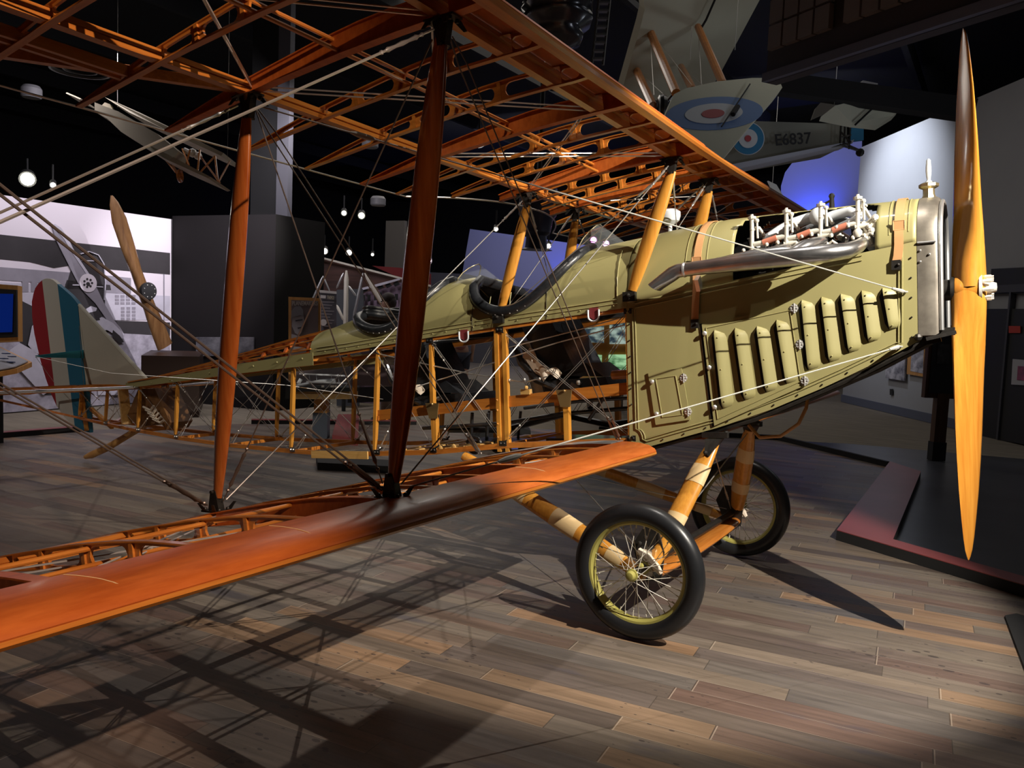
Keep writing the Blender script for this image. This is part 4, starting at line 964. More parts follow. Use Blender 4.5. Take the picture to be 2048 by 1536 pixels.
# ================================================================== the hall
def floor_mat():
    m, n, l, b = nmat('reclaimed_plank_floor')
    geo = n.new('ShaderNodeNewGeometry'); mp = n.new('ShaderNodeMapping'); mp.vector_type = 'POINT'; mp.inputs['Rotation'].default_value = (0, 0, -math.radians(4.5))
    l.new(geo.outputs['Position'], mp.inputs['Vector'])
    sx = n.new('ShaderNodeSeparateXYZ'); l.new(mp.outputs['Vector'], sx.inputs[0])
    def mth(op, a, bb=None, c=None):
        k = n.new('ShaderNodeMath'); k.operation = op
        for i, v in enumerate((a, bb, c)):
            if v is None: continue
            if isinstance(v, (int, float)): k.inputs[i].default_value = v
            else: l.new(v, k.inputs[i])
        return k.outputs[0]
    row = mth('DIVIDE', sx.outputs['Y'], .118); ri = mth('FLOOR', row); rf = mth('SUBTRACT', row, ri)
    wn = n.new('ShaderNodeTexWhiteNoise'); wn.noise_dimensions = '1D'; l.new(ri, wn.inputs['W'])
    off = mth('MULTIPLY', wn.outputs['Value'], 7.3)
    cx = mth('DIVIDE', mth('ADD', sx.outputs['X'], off), .95); ci = mth('FLOOR', cx); cf = mth('SUBTRACT', cx, ci)
    cb = n.new('ShaderNodeCombineXYZ'); l.new(ri, cb.inputs[0]); l.new(ci, cb.inputs[1])
    w2 = n.new('ShaderNodeTexWhiteNoise'); w2.noise_dimensions = '2D'; l.new(cb.outputs[0], w2.inputs['Vector'])
    rmp = n.new('ShaderNodeValToRGB'); e = rmp.color_ramp.elements
    cols = [(0, (.085, .065, .055)), (.2, (.15, .118, .096)), (.4, (.185, .152, .120)), (.55, (.13, .112, .10)), (.7, (.145, .090, .07)), (.84, (.205, .165, .125)), (.93, (.27, .165, .095)), (1, (.11, .10, .098))]
    e[0].position = 0; e[0].color = (*cols[0][1], 1); e[1].position = 1; e[1].color = (*cols[-1][1], 1)
    for p_, c_ in cols[1:-1]: k = e.new(p_); k.color = (*c_, 1)
    l.new(w2.outputs['Value'], rmp.inputs['Fac'])
    # streaky grain
    m2 = n.new('ShaderNodeMapping'); m2.inputs['Scale'].default_value = (2.2, 34, 1); l.new(mp.outputs['Vector'], m2.inputs['Vector'])
    ad = n.new('ShaderNodeVectorMath'); ad.operation = 'ADD'; l.new(m2.outputs['Vector'], ad.inputs[0]); l.new(w2.outputs['Color'], ad.inputs[1])
    nz = n.new('ShaderNodeTexNoise'); nz.inputs['Detail'].default_value = 6; nz.inputs['Roughness'].default_value = .65; nz.inputs['Scale'].default_value = 1; l.new(ad.outputs[0], nz.inputs['Vector'])
    gr = n.new('ShaderNodeMapRange'); gr.inputs['From Min'].default_value = .25; gr.inputs['From Max'].default_value = .75; gr.inputs['To Min'].default_value = .62; gr.inputs['To Max'].default_value = 1.35; l.new(nz.outputs['Fac'], gr.inputs['Value'])
    mx = n.new('ShaderNodeVectorMath'); mx.operation = 'SCALE'; l.new(rmp.outputs['Color'], mx.inputs[0]); l.new(gr.outputs[0], mx.inputs['Scale'])
    # dark oil and nail spots
    m3 = n.new('ShaderNodeMapping'); m3.inputs['Scale'].default_value = (15, 30, 1); l.new(mp.outputs['Vector'], m3.inputs['Vector'])
    vo = n.new('ShaderNodeTexVoronoi'); vo.inputs['Scale'].default_value = 1; l.new(m3.outputs['Vector'], vo.inputs['Vector'])
    n3 = n.new('ShaderNodeTexNoise'); n3.inputs['Scale'].default_value = 1.3; l.new(mp.outputs['Vector'], n3.inputs['Vector'])
    th = mth('MULTIPLY', mth('MAXIMUM', mth('SUBTRACT', n3.outputs['Fac'], .42), 0), 1.5)
    sep = n.new('ShaderNodeSeparateColor'); l.new(vo.outputs['Color'], sep.inputs[0])
    rad_ = mth('MULTIPLY', th, mth('ADD', mth('MULTIPLY', sep.outputs[0], .8), .2))
    spot = mth('LESS_THAN', vo.outputs['Distance'], rad_)
    # bluish stained patches
    m4 = n.new('ShaderNodeMapping'); m4.inputs['Scale'].default_value = (1.4, 5, 1); l.new(mp.outputs['Vector'], m4.inputs['Vector'])
    n4 = n.new('ShaderNodeTexNoise'); n4.inputs['Scale'].default_value = 1; n4.inputs['Detail'].default_value = 8; l.new(m4.outputs['Vector'], n4.inputs['Vector'])
    st = n.new('ShaderNodeMapRange'); st.inputs['From Min'].default_value = .63; st.inputs['From Max'].default_value = .70; st.inputs['To Max'].default_value = .6; l.new(n4.outputs['Fac'], st.inputs['Value'])
    def mix(fac, a, bcol):
        k = n.new('ShaderNodeMix'); k.data_type = 'RGBA'; l.new(fac, k.inputs['Factor']); l.new(a, k.inputs['A']); k.inputs['B'].default_value = (*bcol, 1); return k.outputs['Result']
    c1 = mix(mth('MULTIPLY', spot, .75), mx.outputs[0], (.045, .035, .035)); c2 = mix(st.outputs[0], c1, (.075, .07, .09))
    g1 = mth('LESS_THAN', rf, .018); g2 = mth('LESS_THAN', cf, .004); gap = mth('MAXIMUM', g1, g2)
    lite = mth('GREATER_THAN', w2.outputs['Value'], .62)
    c3 = mix(mth('MULTIPLY', gap, .7), c2, (.05, .04, .032))
    e2 = mth('MULTIPLY', mth('MULTIPLY', mth('MAXIMUM', mth('LESS_THAN', mth('ABSOLUTE', mth('SUBTRACT', rf, .03)), .010), mth('LESS_THAN', mth('ABSOLUTE', mth('SUBTRACT', cf, .008)), .0022)), lite), .55)
    c4 = mix(e2, c3, (.48, .40, .32))
    l.new(c4, b.inputs['Base Color'])
    rr = n.new('ShaderNodeMapRange'); rr.inputs['To Min'].default_value = .36; rr.inputs['To Max'].default_value = .60; l.new(nz.outputs['Fac'], rr.inputs['Value']); l.new(rr.outputs[0], b.inputs['Roughness'])
    bp = n.new('ShaderNodeBump'); bp.inputs['Strength'].default_value = .25; bp.inputs['Distance'].default_value = .004; l.new(mth('SUBTRACT', nz.outputs['Fac'], gap), bp.inputs['Height']); l.new(bp.outputs['Normal'], b.inputs['Normal'])
    return m
FLOORM = floor_mat()
CARPET = mat('taupe_carpet', (.26, .225, .175), .95, noise=.25, nscale=(1.5, 9, 1), spec=.1)
CONC = mat('dark_polished_concrete', (.075, .077, .085), .32, noise=.35, nscale=(1.2, 2, 1))
GWALL = mat('grey_wall_paint', (.34, .345, .365), .85, noise=.04, nscale=(2, 2, 2))
DWALL = mat('charcoal_wall_paint', (.085, .08, .085), .85, noise=.08, nscale=(1, 1, 1))
BASEB = mat('blue_grey_baseboard', (.10, .11, .15), .6)
CEIL = mat('black_ceiling', (.006, .006, .007), .9)
REDC = mat('red_carpet_edging', (.27, .06, .06), .38, noise=.15, nscale=(3, 3, 3))
LIL = mat('lilac_wall_paint', (.34, .36, .62), .85, spec=.1)
DOORM = mat('black_door', (.02, .02, .022), .5)
def slab(name, poly, z0, z1, mt, **k):
    m = M(); n = len(poly); m.add([(x, y, z0) for x, y in poly] + [(x, y, z1) for x, y in poly], [tuple(range(n)), tuple(range(n, 2 * n))] + [(i, (i + 1) % n, n + (i + 1) % n, n + i) for i in range(n)])
    return m.build(name, mt, smooth=0, **k)
# plank deck and the raised red edging around it
DECKP = [(3.4, -7.5), (3.2, -.6), (.402, 1.086), (-.73, 1.719), (-.79, 5.45), (-2.3, 6.70), (-4.4, 5.6), (-6.43, 4.25), (-8.0, 2.6), (-8.75, .9), (-8.85, -1.2), (-9.4, -3.5), (-10.5, -7.5)]
struct(slab('floor', DECKP, -.06, 0, FLOORM))
struct(slab('floor_concrete', [(9, -8), (9, 9.0), (-1.45, 7.134), (-2.3, 6.72), (-2.2, 6.4), (-.7, 4.8), (-.5, 1.4), (3.4, -1), (3.4, -8)], -.05, -.004, CONC))
struct(slab('floor_carpet', [(9, 10.5), (9, 26), (-24, 26), (-24, -8), (-9, -8), (-8.6, -3), (-8.5, 1), (-6.3, 4.1), (-2.28, 6.70), (-1.45, 7.134), (9, 9.0)], -.06, -.006, CARPET))
def curb(pts, w, h, label, extra=None):
    """raised edging: red carpet top on a black body"""
    m = M(); L = [V((x, y, 0)) for x, y in pts]; o = []
    for i, p in enumerate(L):
        a = (L[i] - L[i - 1]).normalized() if i else None; b = (L[i + 1] - L[i]).normalized() if i < len(L) - 1 else None
        na = V((-a.y, a.x, 0)) if a else None; nb = V((-b.y, b.x, 0)) if b else None
        if na and nb: k = (na + nb).normalized(); k = k / max(.4, k.dot(na))
        else: k = na or nb
        o.append(p + k * w)
    for i in range(len(L) - 1):
        q = [L[i], L[i + 1], o[i + 1], o[i]]
        m.k = 0; m.add([p + V((0, 0, -.004)) for p in q] + [p + V((0, 0, h - .006)) for p in q], [(0, 1, 2, 3), (0, 1, 5, 4), (1, 2, 6, 5), (2, 3, 7, 6), (3, 0, 4, 7), (4, 5, 6, 7)])
        m.k = 1; m.add([p + V((0, 0, h - .005)) for p in q] + [p + V((0, 0, h)) for p in q], [(4, 5, 6, 7), (0, 1, 5, 4), (1, 2, 6, 5), (2, 3, 7, 6), (3, 0, 4, 7)])
    ob = m.build('floor_edging', [BLKM, REDC], smooth=0); return tag(ob, label, 'floor edging')
curb([(2.4, .0), (.402, 1.086), (-.73, 1.719)][::-1], .17, .075, 'red topped black edging crossing the floor at the lower right beside the propeller tip')
curb([(-.73, 1.73), (-.785, 5.35)][::-1], -.34 * -1, .074, 'wide red and grey edging strip running back from the corner near the propeller') if False else None
m = M(); q = [V((-.73, 1.72, 0)), V((-.36, 1.62, 0)), V((-.44, 4.95, 0)), V((-.785, 5.42, 0))]
m.k = 0; m.add([p + V((0, 0, -.004)) for p in q] + [p + V((0, 0, .068)) for p in q], [(0, 1, 2, 3), (0, 1, 5, 4), (1, 2, 6, 5), (2, 3, 7, 6), (3, 0, 4, 7), (4, 5, 6, 7)])
m.k = 1; m.add([p + V((0, 0, .069)) for p in q] + [p + V((0, 0, .074)) for p in q], [(4, 5, 6, 7), (0, 1, 5, 4), (1, 2, 6, 5), (2, 3, 7, 6), (3, 0, 4, 7)])
tag(m.build('floor_edging', [BLKM, REDC], smooth=0), 'wide dull red edging strip running away behind the propeller', 'floor edging')
curb([(-2.5, 6.75), (-.80, 5.45)], .03, .06, 'narrow black kerb along the far right edge of the plank floor') if False else None
m = M(); m.beam((-4.4, 5.62, .03), (-2.3, 6.72, .03), .05, .06); m.beam((-2.3, 6.72, .03), (-.80, 5.47, .03), .05, .06)
tag(m.build('floor_kerb', BLKM, smooth=0), 'narrow black kerb along the far edge of the plank floor behind the wheels', 'kerb')
curb([(-8.9, -1.6), (-8.78, -.2), (-8.62, .95)], .10, .06, 'red topped black edging behind the tail at the far left')
curb([(-7.9, 2.75), (-6.43, 4.25)], .10, .05, 'low dark edging behind the open fuselage') 
m = M(); q = [onz(664, 884), onz(716, 892), onz(718, 840), onz(676, 840)]
m.prism([p + V((0, 0, .04)) for p in q], (0, 0, .08)); tag(m.build('ramp_mat', REDC, smooth=0), 'dull pink floor panel beside the model case post', 'floor panel')
# black mat edge at the lower right of the frame
m = M(); q = [V((.305, .62, 0)), V((.36, .70, 0)), V((1.4, .2, 0)), V((1.4, -1.2, 0)), V((.44, -.72, 0))]
m.prism([p + V((0, 0, .006)) for p in q], (0, 0, .012)); tag(m.build('floor_mat', BLKM, smooth=0), 'black rubber mat at the bottom right corner of the floor', 'mat')
# walls
def wallpoly(name, pts, off, mt, kind=True):
    m = M(); h = V(off) / 2; m.prism([V(p) + h for p in pts], off); o = m.build(name, mt, smooth=0)
    if kind: struct(o)
    return o
WD = V((.555, -.832, 0)); WN = V((-.832, -.555, 0)); W0 = V((-.766, 10.993, 0))
wr = lambda s, z: W0 + WD * s + V((0, 0, z))
wallpoly('wall_right', [wr(-3.3, 0), wr(9.0, 0), wr(9.0, 5.2), wr(-3.3, 5.2)], -WN * .15, GWALL)
wallpoly('baseboard_right', [wr(-3.3, 0), wr(1.05, 0), wr(1.05, .15), wr(-3.3, .15)], WN * .03, BASEB)
def onwall(px, py, d=0): return onplane(px, py, W0 + WN * d, WN)
# ceiling and far walls
wallpoly('ceiling', [(-26, -9, 6.6), (10, -9, 6.6), (10, 27, 6.6), (-26, 27, 6.6)], (0, 0, .1), CEIL)
wallpoly('wall_back', [(-26, 24, 0), (-2, 24, 0), (-2, 24, 6.6), (-26, 24, 6.6)], (0, .2, 0), mat('black_wall', (.012, .012, .014), .9))
wallpoly('wall_left', [(-24, -8, 0), (-24, 24, 0), (-24, 24, 6.6), (-24, -8, 6.6)], (.2, 0, 0), MATS['black_wall'])
wallpoly('wall_front', [(9.5, -8.5, 0), (9.5, 9, 0), (9.5, 9, 6.6), (9.5, -8.5, 6.6)], (.2, 0, 0), MATS['black_wall'])
wallpoly('wall_behind', [(-24, -8.6, 0), (9.5, -8.6, 0), (9.5, -8.6, 6.6), (-24, -8.6, 6.6)], (0, -.2, 0), MATS['black_wall'])
# lilac backdrop walls (far): a tall curved-top panel and a long low panel
def farp(px, py, y): return onplane(px, py, (0, y, 0), (0, 1, 0))
pts = [farp(*q, 15.2) for q in ((1562, 470), (1562, 372), (1570, 345), (1590, 318), (1622, 298), (1724, 280), (1722, 470))]
wallpoly('wall_lilac_arch', [p for p in pts], (0, .2, 0), LIL)
pts = [farp(*q, 17.5) for q in ((898, 700), (940, 458), (1240, 500), (1560, 540), (1560, 760), (1250, 760), (1250, 640), (1105, 618), (1100, 700))]
wallpoly('wall_lilac_low', pts, (0, .2, 0), LIL)
pts = [farp(*q, 16.8) for q in ((850, 544), (930, 548), (1110, 592), (1112, 745), (850, 742))]
wallpoly('wall_grey_low', pts, (0, .2, 0), mat('dark_grey_wall', (.10, .095, .10), .85))
# ceiling joists
for i in range(9):
    x = -22 + i * 3.4
    m = M(); m.beam((x, -8.5, 6.35), (x, 24, 6.35), .10, .30); struct(m.build('trim_%d' % (i + 1), CEIL, smooth=0))
# door, frame, header panel
m = M(); 
DP = [onwall(*q, .012) for q in ((1972, 618), (1954, 872), (2150, 905), (2170, 618))]
d_ = wallpoly('door_1', DP, WN * .05, DOORM)
s0, s1 = (DP[0] - W0).dot(WD), (DP[3] - W0).dot(WD)
m = M()
for a, b, z0, z1 in ((s0 - .09, s0, 0, 2.22), (s0 - .09, s1 + .09, 2.13, 2.24), (s1, s1 + .09, 0, 2.22), (s0 + .62, s0 + .66, 0, 2.13)):
    q = [wr(a, z0), wr(b, z0), wr(b, z1), wr(a, z1)]; m.prism([p + WN * .05 for p in q], WN * .08)
m.build('door_frame', mat('dark_frame_paint', (.06, .06, .07), .5), d_, smooth=0)
hp = [onwall(*q, .02) for q in ((1989, 538), (1985, 588), (2160, 585), (2160, 530))]
wallpoly('trim_20', hp, WN * .05, DOORM)
def text(s, size, p, right, up, nrm, mt, parent=None, name='lettering', ext=.002, align='CENTER', sx=1.0):
    c = bpy.data.curves.new(name, 'FONT'); c.body = s; c.size = size; c.align_x = align; c.align_y = 'CENTER'; c.extrude = ext; c.resolution_u = 3; c.offset = size * .012
    o = bpy.data.objects.new(name, c); col.objects.link(o); right = V(right).normalized(); nrm = V(nrm).normalized(); up = nrm.cross(right)
    mw = Matrix(((right.x * sx, up.x, nrm.x, p[0]), (right.y * sx, up.y, nrm.y, p[1]), (right.z * sx, up.z, nrm.z, p[2]), (0, 0, 0, 1)))
    c.materials.append(mt)
    if parent is not None:
        o.parent = parent; o.matrix_parent_inverse = parent.matrix_basis.inverted() if parent.parent is None else Matrix.Identity(4)
    o.matrix_basis = mw
    bpy.context.view_layer.update(); dg = bpy.context.evaluated_depsgraph_get(); me = bpy.data.meshes.new_from_object(o.evaluated_get(dg)); q = bpy.data.objects.new(name, me); col.objects.link(q); q.matrix_basis = mw
    if parent is not None: q.parent = parent; q.matrix_parent_inverse = o.matrix_parent_inverse
    bpy.data.objects.remove(o); q.name = name
    return q
# small things on the right wall
def panel(name, qs, d, thick, mt, label=None, cat=None, group=None):
    pts = [onwall(*q, d) for q in qs]; c = sum(pts, V()) / 4
    m = M(); m.prism(pts, WN * thick); o = m.build(name, mt, smooth=0, loc=tuple(c))
    if cat: tag(o, label, cat, group)
    return o
PHOTO = mat('monochrome_print', (.62, .60, .66), .6, c2=(.10, .10, .13), nscale=(6, 6, 9))
f_ = panel('photograph', ((1774, 705), (1812, 700), (1810, 762), (1772, 756)), .05, .03, PHOTO, 'unframed black and white photograph on the grey wall, left of the wood framed one', 'picture')
f_ = panel('framed_photograph', ((1818, 690), (1852, 690), (1850, 754), (1815, 748)), .04, .03, WFLOORW, 'black and white photograph in a wooden frame on the grey wall under the nose', 'picture')
g = panel('print', ((1824, 693), (1848, 693), (1846, 747), (1821, 742)), .058, .006, PHOTO); g.parent = f_; g.matrix_parent_inverse = f_.matrix_basis.inverted()
panel('wall_socket', ((1780, 778), (1786, 778), (1786, 790), (1780, 790)), .02, .012, BLKM, 'small dark socket low on the grey wall', 'socket')
f_ = panel('wall_switch', ((1953, 682), (1965, 682), (1965, 696), (1953, 696)), .03, .03, STEEL, 'round grey intercom unit beside the door', 'intercom')
panel('switch_plate', ((1951, 712), (1957, 712), (1957, 727), (1951, 727)), .02, .012, CREAM, 'pale switch plate below the grey intercom beside the door', 'light switch')
REDS = mat('red_sign', (.45, .04, .02), .6)
panel('door_notice', ((2018, 652), (2041, 652), (2041, 666), (2018, 666)), .08, .01, REDS, 'small red notice on the black door', 'sign')
f_ = panel('posted_flyer', ((2026, 718), (2075, 722), (2072, 772), (2023, 769)), .08, .01, mat('paper', (.42, .42, .46), .7), 'white flyer with a pink picture on the black door', 'flyer')
g = panel('picture', ((2036, 732), (2070, 734), (2068, 762), (2034, 760)), .09, .006, mat('pink_print', (.45, .08, .20), .6, c2=(.08, .05, .08), nscale=(9, 9, 9))); g.parent = f_; g.matrix_parent_inverse = f_.matrix_basis.inverted()
# label stand
b_ = onz(1872, 920); e = empty('label_stand', b_, 'dark wooden label stand on a post between the nose and the door', 'sign stand')
def sub(o, par): o.parent = par; o.matrix_parent_inverse = par.matrix_basis.inverted(); return o
r_ = CR.copy(); r_.z = 0; r_.normalize(); fw = V((r_.y, -r_.x, 0)) 
DKW = wood('dark_brown_wood', (.10, .045, .022), (.06, .025, .012), (20, 20, 3), rough=.4, coat=.1)
sub(M().beam(b_ + V((0, 0, .20)), b_ + V((0, 0, .8)), .14, .10, up=fw).build('post', DKW, smooth=0), e)
sub(M().beam(b_, b_ + V((0, 0, .22)), .16, .12, up=fw).build('post_base', BLKM, smooth=0), e)
c = b_ + V((0, 0, 1.10)); m = M(); m.prism([c - r_ * .22 + V((0, 0, -.36)), c + r_ * .30 + V((0, 0, -.36)), c + r_ * .30 + V((0, 0, .50)), c - r_ * .22 + V((0, 0, .50))], fw * .08)
bd = sub(m.build('board', DKW, smooth=0), e)
c = c + fw * .045; m = M(); m.prism([c - r_ * .18 + V((0, 0, -.30)), c + r_ * .26 + V((0, 0, -.30)), c + r_ * .26 + V((0, 0, .44)), c - r_ * .18 + V((0, 0, .44))], fw * .012); sub(m.build('board_face', DOORM, smooth=0), e)
m = M(); c2 = c + fw * .01; m.prism([c2 - r_ * .12 + V((0, 0, .05)), c2 + r_ * .02 + V((0, 0, .05)), c2 + r_ * .02 + V((0, 0, .28)), c2 - r_ * .12 + V((0, 0, .28))], fw * .006); sub(m.build('portrait_print', mat('dim_print', (.07, .065, .065), .6, c2=(.02, .02, .02), nscale=(14, 14, 14)), smooth=0), e)
# ================================================================== left background
MA, MB = onz(0, 827), onz(342, 800); MD = (MB - MA).normalized(); MN = V((MD.y, -MD.x, 0))
if MN.dot(CP - MA) < 0: MN = -MN
def onm(px, py, d=0): return onplane(px, py, MA + MN * d, MN)
MH = onm(342, 438).z
mw = MA - MD * 3.2
wallpoly('wall_mural_side', [mw, MB, MB + V((0, 0, MH)), mw + V((0, 0, MH))], -MN * .12, DWALL)
def flat(d, thick=.004):
    def f(m, pts): m.prism([onm(x, y, d) for x, y in pts], MN * thick)
    return f
SKY = mat('mural_sky', (.80, .74, .82), .8); MDK = mat('mural_dark', (.045, .04, .045), .8, noise=.3, nscale=(2, 2, 2)); MMD = mat('mural_mid', (.34, .32, .38), .8, noise=.2, nscale=(4, 4, 4)); MLT = mat('mural_light', (.62, .60, .70), .8, noise=.15, nscale=(6, 6, 6)); MGR = mat('mural_grass', (.55, .52, .62), .8, c2=(.30, .28, .34), nscale=(8, 8, 8))
m = M(); flat(.012)(m, [(-260, 352), (342, 438.5), (342, 799), (-260, 845)]); MUR = tag(m.build('photo_mural', SKY, smooth=0), 'bright black and white mural of an aircraft nose and hangar at far left', 'mural')
def mp(name, d, mt, *polys):
    m = M()
    for p_ in polys: flat(d)(m, p_)
    return m.build(name, mt, MUR, smooth=0)
mp('printed_band', .018, MDK, [(-260, 430), (0, 469), (340, 506), (340, 549), (210, 538), (140, 531), (108, 536), (60, 524), (0, 518), (-260, 492)])
mp('printed_roof', .018, MMD, [(-100, 520), (0, 534), (140, 545), (140, 570), (0, 560), (-100, 545)], [(205, 550), (262, 556), (262, 588), (205, 585)])
mp('printed_hangar', .018, MLT, [(-100, 560), (0, 564), (132, 572), (128, 650), (-100, 650)], [(210, 586), (340, 592), (340, 640), (210, 640)])
def wins(x0, y0, w, h, nx, ny, gx, gy): return [[(x0 + i * gx, y0 + j * gy), (x0 + i * gx + w, y0 + j * gy), (x0 + i * gx + w, y0 + j * gy + h), (x0 + i * gx, y0 + j * gy + h)] for i in range(nx) for j in range(ny)]
mp('printed_windows', .022, MMD, *(wins(44, 562, 13, 22, 5, 1, 18, 0) + wins(230, 590, 8, 5, 4, 3, 11, 7) + wins(242, 614, 7, 5, 3, 4, 11, 7) + [[(327, 548), (329, 548), (329, 640), (327, 640)]]))
mp('printed_field', .018, MGR, [(-100, 655), (120, 655), (340, 668), (340, 800), (165, 813), (0, 826), (-100, 833)])
mp('printed_shadow', .022, MDK, [(208, 640), (340, 645), (340, 672), (212, 664)])
mp('printed_shadow', .022, MDK, [(40, 600), (64, 612), (72, 640), (60, 700), (40, 700)])
mp('printed_shadow', .022, MDK, [(44, 700), (80, 660), (95, 720), (110, 790), (90, 790)])
# aircraft nose printed on the mural
mp('printed_nose', .022, MDK, [(140, 545), (150, 520), (160, 507), (178, 503), (196, 510), (206, 528), (209, 560), (212, 580), (206, 640), (160, 640), (138, 590), (132, 575)], [(134, 560), (220, 570), (222, 580), (128, 578)])
m = M(); L_ = [(160, 508), (178, 503), (196, 510), (207, 528), (210, 565), (208, 600)]
for a, b in zip(L_, L_[1:]): m.beam(onm(*a, .03), onm(*b, .03), .012, .03, up=MN)
m.build('printed_frame_line', MLT, MUR, smooth=0)
for a, b in (((163, 521), (195, 522)), ((145, 570), (160, 570)), ((192, 573), (206, 574))): M().beam(onm(*a, .03), onm(*b, .03), .01, .014).build('printed_frame_line', MLT, MUR, smooth=0)
mp('printed_blade', .034, MMD, [(104, 452), (110, 448), (122, 456), (134, 476), (160, 520), (184, 556), (208, 606), (228, 640), (240, 655), (248, 668), (236, 668), (214, 640), (190, 606), (164, 580), (150, 555), (124, 504), (112, 480)])
mp('printed_blade_light', .040, MLT, [(104, 452), (110, 448), (124, 458), (138, 480), (150, 505), (182, 553), (176, 553), (146, 508), (128, 478)])
m = M(); m.lathe(onm(176, 566, .04), MN, [(.125, 0), (.125, .006)], 32); m.build('printed_hub', SKY, MUR, smooth=0)
m = M()
for i in range(7): q = onm(176 + 8 * math.cos(i * .9), 566 + 8 * math.sin(i * .9), .047); m.lathe(q, MN, [(.016, 0), (.016, .004)], 8)
m.lathe(onm(176, 568, .047), MN, [(.03, 0), (.03, .004)], 6); m.build('printed_hub_holes', MDK, MUR, smooth=0)
# printed mechanic reaching to the propeller and a second figure
mp('printed_mechanic', .040, MLT, [(190, 640), (204, 634), (226, 646), (248, 668), (247, 676), (236, 680), (228, 668), (214, 660), (202, 662), (230, 690), (244, 740), (246, 790), (196, 790), (190, 690)])
mp('printed_second_mechanic', .040, MLT, [(20, 700), (40, 686), (66, 700), (96, 726), (104, 780), (86, 790), (40, 740), (16, 726)], [(64, 652), (80, 640), (88, 660), (96, 712), (70, 706), (56, 690)])
mp('printed_cap', .046, MLT, [(172, 618), (182, 612), (194, 616), (192, 622), (176, 626)])
mp('printed_head', .043, MDK, [(170, 622), (194, 616), (200, 640), (176, 644)], [(226, 660), (240, 672), (248, 684), (238, 686), (224, 672)])
# dark exhibit block
BA = MB; BC = onz(545, 822); BE = onz(642, 812)
def block_n(a, b):
    d = (b - a).normalized(); n = V((d.y, -d.x, 0)); return n if n.dot(CP - a) > 0 else -n
n1 = block_n(BA, BC); n2 = block_n(BC, BE)
h1 = 2.78
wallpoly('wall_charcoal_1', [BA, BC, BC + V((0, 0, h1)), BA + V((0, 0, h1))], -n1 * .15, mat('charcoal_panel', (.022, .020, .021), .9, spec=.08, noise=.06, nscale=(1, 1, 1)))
wallpoly('wall_charcoal_2', [BC, BE, BE + V((0, 0, h1)), BC + V((0, 0, h1))], -n2 * .15, mat('charcoal_panel_shaded', (.012, .0115, .0105), .9, spec=.08))  # same charcoal block; this face's shade is put into a darker colour
# tall pier above it
pz0 = BC - n1 * .9
def pier(px0, px1, mt, name, dep, zz=2.2, hh=4.4):
    a, b = onplane(px0, 430, BC - n1 * dep, n1), onplane(px1, 430, BC - n1 * dep, n1)
    a.z = b.z = zz; m = M(); m.prism([a, b, b + V((0, 0, hh)), a + V((0, 0, hh))], -n1 * .1); return struct(m.build(name, mt, smooth=0))
pier(505, 557, BLKM, 'trim_21', .5); pier(556, 579, mat('pale_pier', (.11, .11, .13), .8), 'trim_22', .48)
pier(775, 812, mat('dim_lit_patch', (.13, .12, .115), .8), 'trim_23', 5.0, 2.3, 1.0)  # grey box put in for a dimly lit patch, not a real pier
# low cases and counters
def boxq(name, px0, px1, pyb, pyt, dep, mt, label, cat, bevel=0):
    """upright box whose front bottom edge stands on the floor under (px0..px1)"""
    a, b = onz(px0, pyb), onz(px1, pyb); d = (b - a); d.z = 0; n = V((d.y, -d.x, 0)).normalized()
    if n.dot(CP - a) > 0: n = -n
    h = onplane((px0 + px1) / 2, pyt, a, n).z; c = (a + b) / 2
    m = M(); m.prism([a + n * dep / 2, b + n * dep / 2, b + n * dep / 2 + V((0, 0, h)), a + n * dep / 2 + V((0, 0, h))], n * dep); o = m.build(name, mt, smooth=0)
    if cat: tag(o, label, cat)
    return o, a, b, n, h
boxq('display_counter', 282, 398, 834, 712, 1.3, mat('near_black_brown_wood', (.035, .018, .012), .4), 'low dark wooden counter below the leaning propeller', 'counter')
# framed aircraft photo on the charcoal panel
def onw(px, py, a, n, d): return onplane(px, py, a + n * d, n)
m = M(); m.prism([onw(x, y, BA, n1, .03) for x, y in ((393, 674), (508, 674), (508, 712), (393, 712))], n1 * .02); tag(m.build('photograph', mat('dim_photo', (.22, .22, .24), .5, c2=(.05, .05, .06), nscale=(5, 5, 7)), smooth=0), 'dim black and white photograph of aircraft low on the charcoal wall', 'picture')
# slanted reading rail and monitor
mo = at(-20, 628, 8.6); e = empty('monitor', onz(-20, 840), 'wood framed monitor with a dark blue screen at the left edge', 'monitor')
q = [at(x, y, 8.6) for x, y in ((-90, 562), (40, 572), (41, 683), (-90, 690))]; m = M(); m.prism(q, CF * .08); sub(m.build('monitor_frame', WFLOORW, smooth=0), e)
q = [at(x, y, 8.55) for x, y in ((-85, 572), (34, 580), (35, 674), (-85, 680))]; m = M(); m.prism(q, CF * .02); sub(m.build('bezel', BLKM, smooth=0), e)
q = [at(x, y, 8.53) for x, y in ((-85, 586), (26, 588), (24, 664), (-85, 668))]; m = M(); m.prism(q, CF * .01); sub(m.build('screen', mat('blue_screen', (.0, .01, .08), .3, emit=(.005, .03, .30), es=.3), smooth=0), e)
q_ = at(-20, 690, 8.64); m = M(); m.beam((q_.x, q_.y, 0), q_, .12, .12); sub(m.build('post', BLKM, smooth=0), e)
q = [at(-60, 712, 8.3), at(0, 698, 8.5), at(64, 729, 8.5), at(34, 742, 8.1), at(-60, 760, 8.0)]
e = empty('reading_rail', onz(-10, 850), 'slanted white text panel in a wooden frame below the blue monitor', 'text panel')
m = M(); m.prism(q, (0, 0, .05)); sub(m.build('rail_frame', WFLOORW, smooth=0), e)
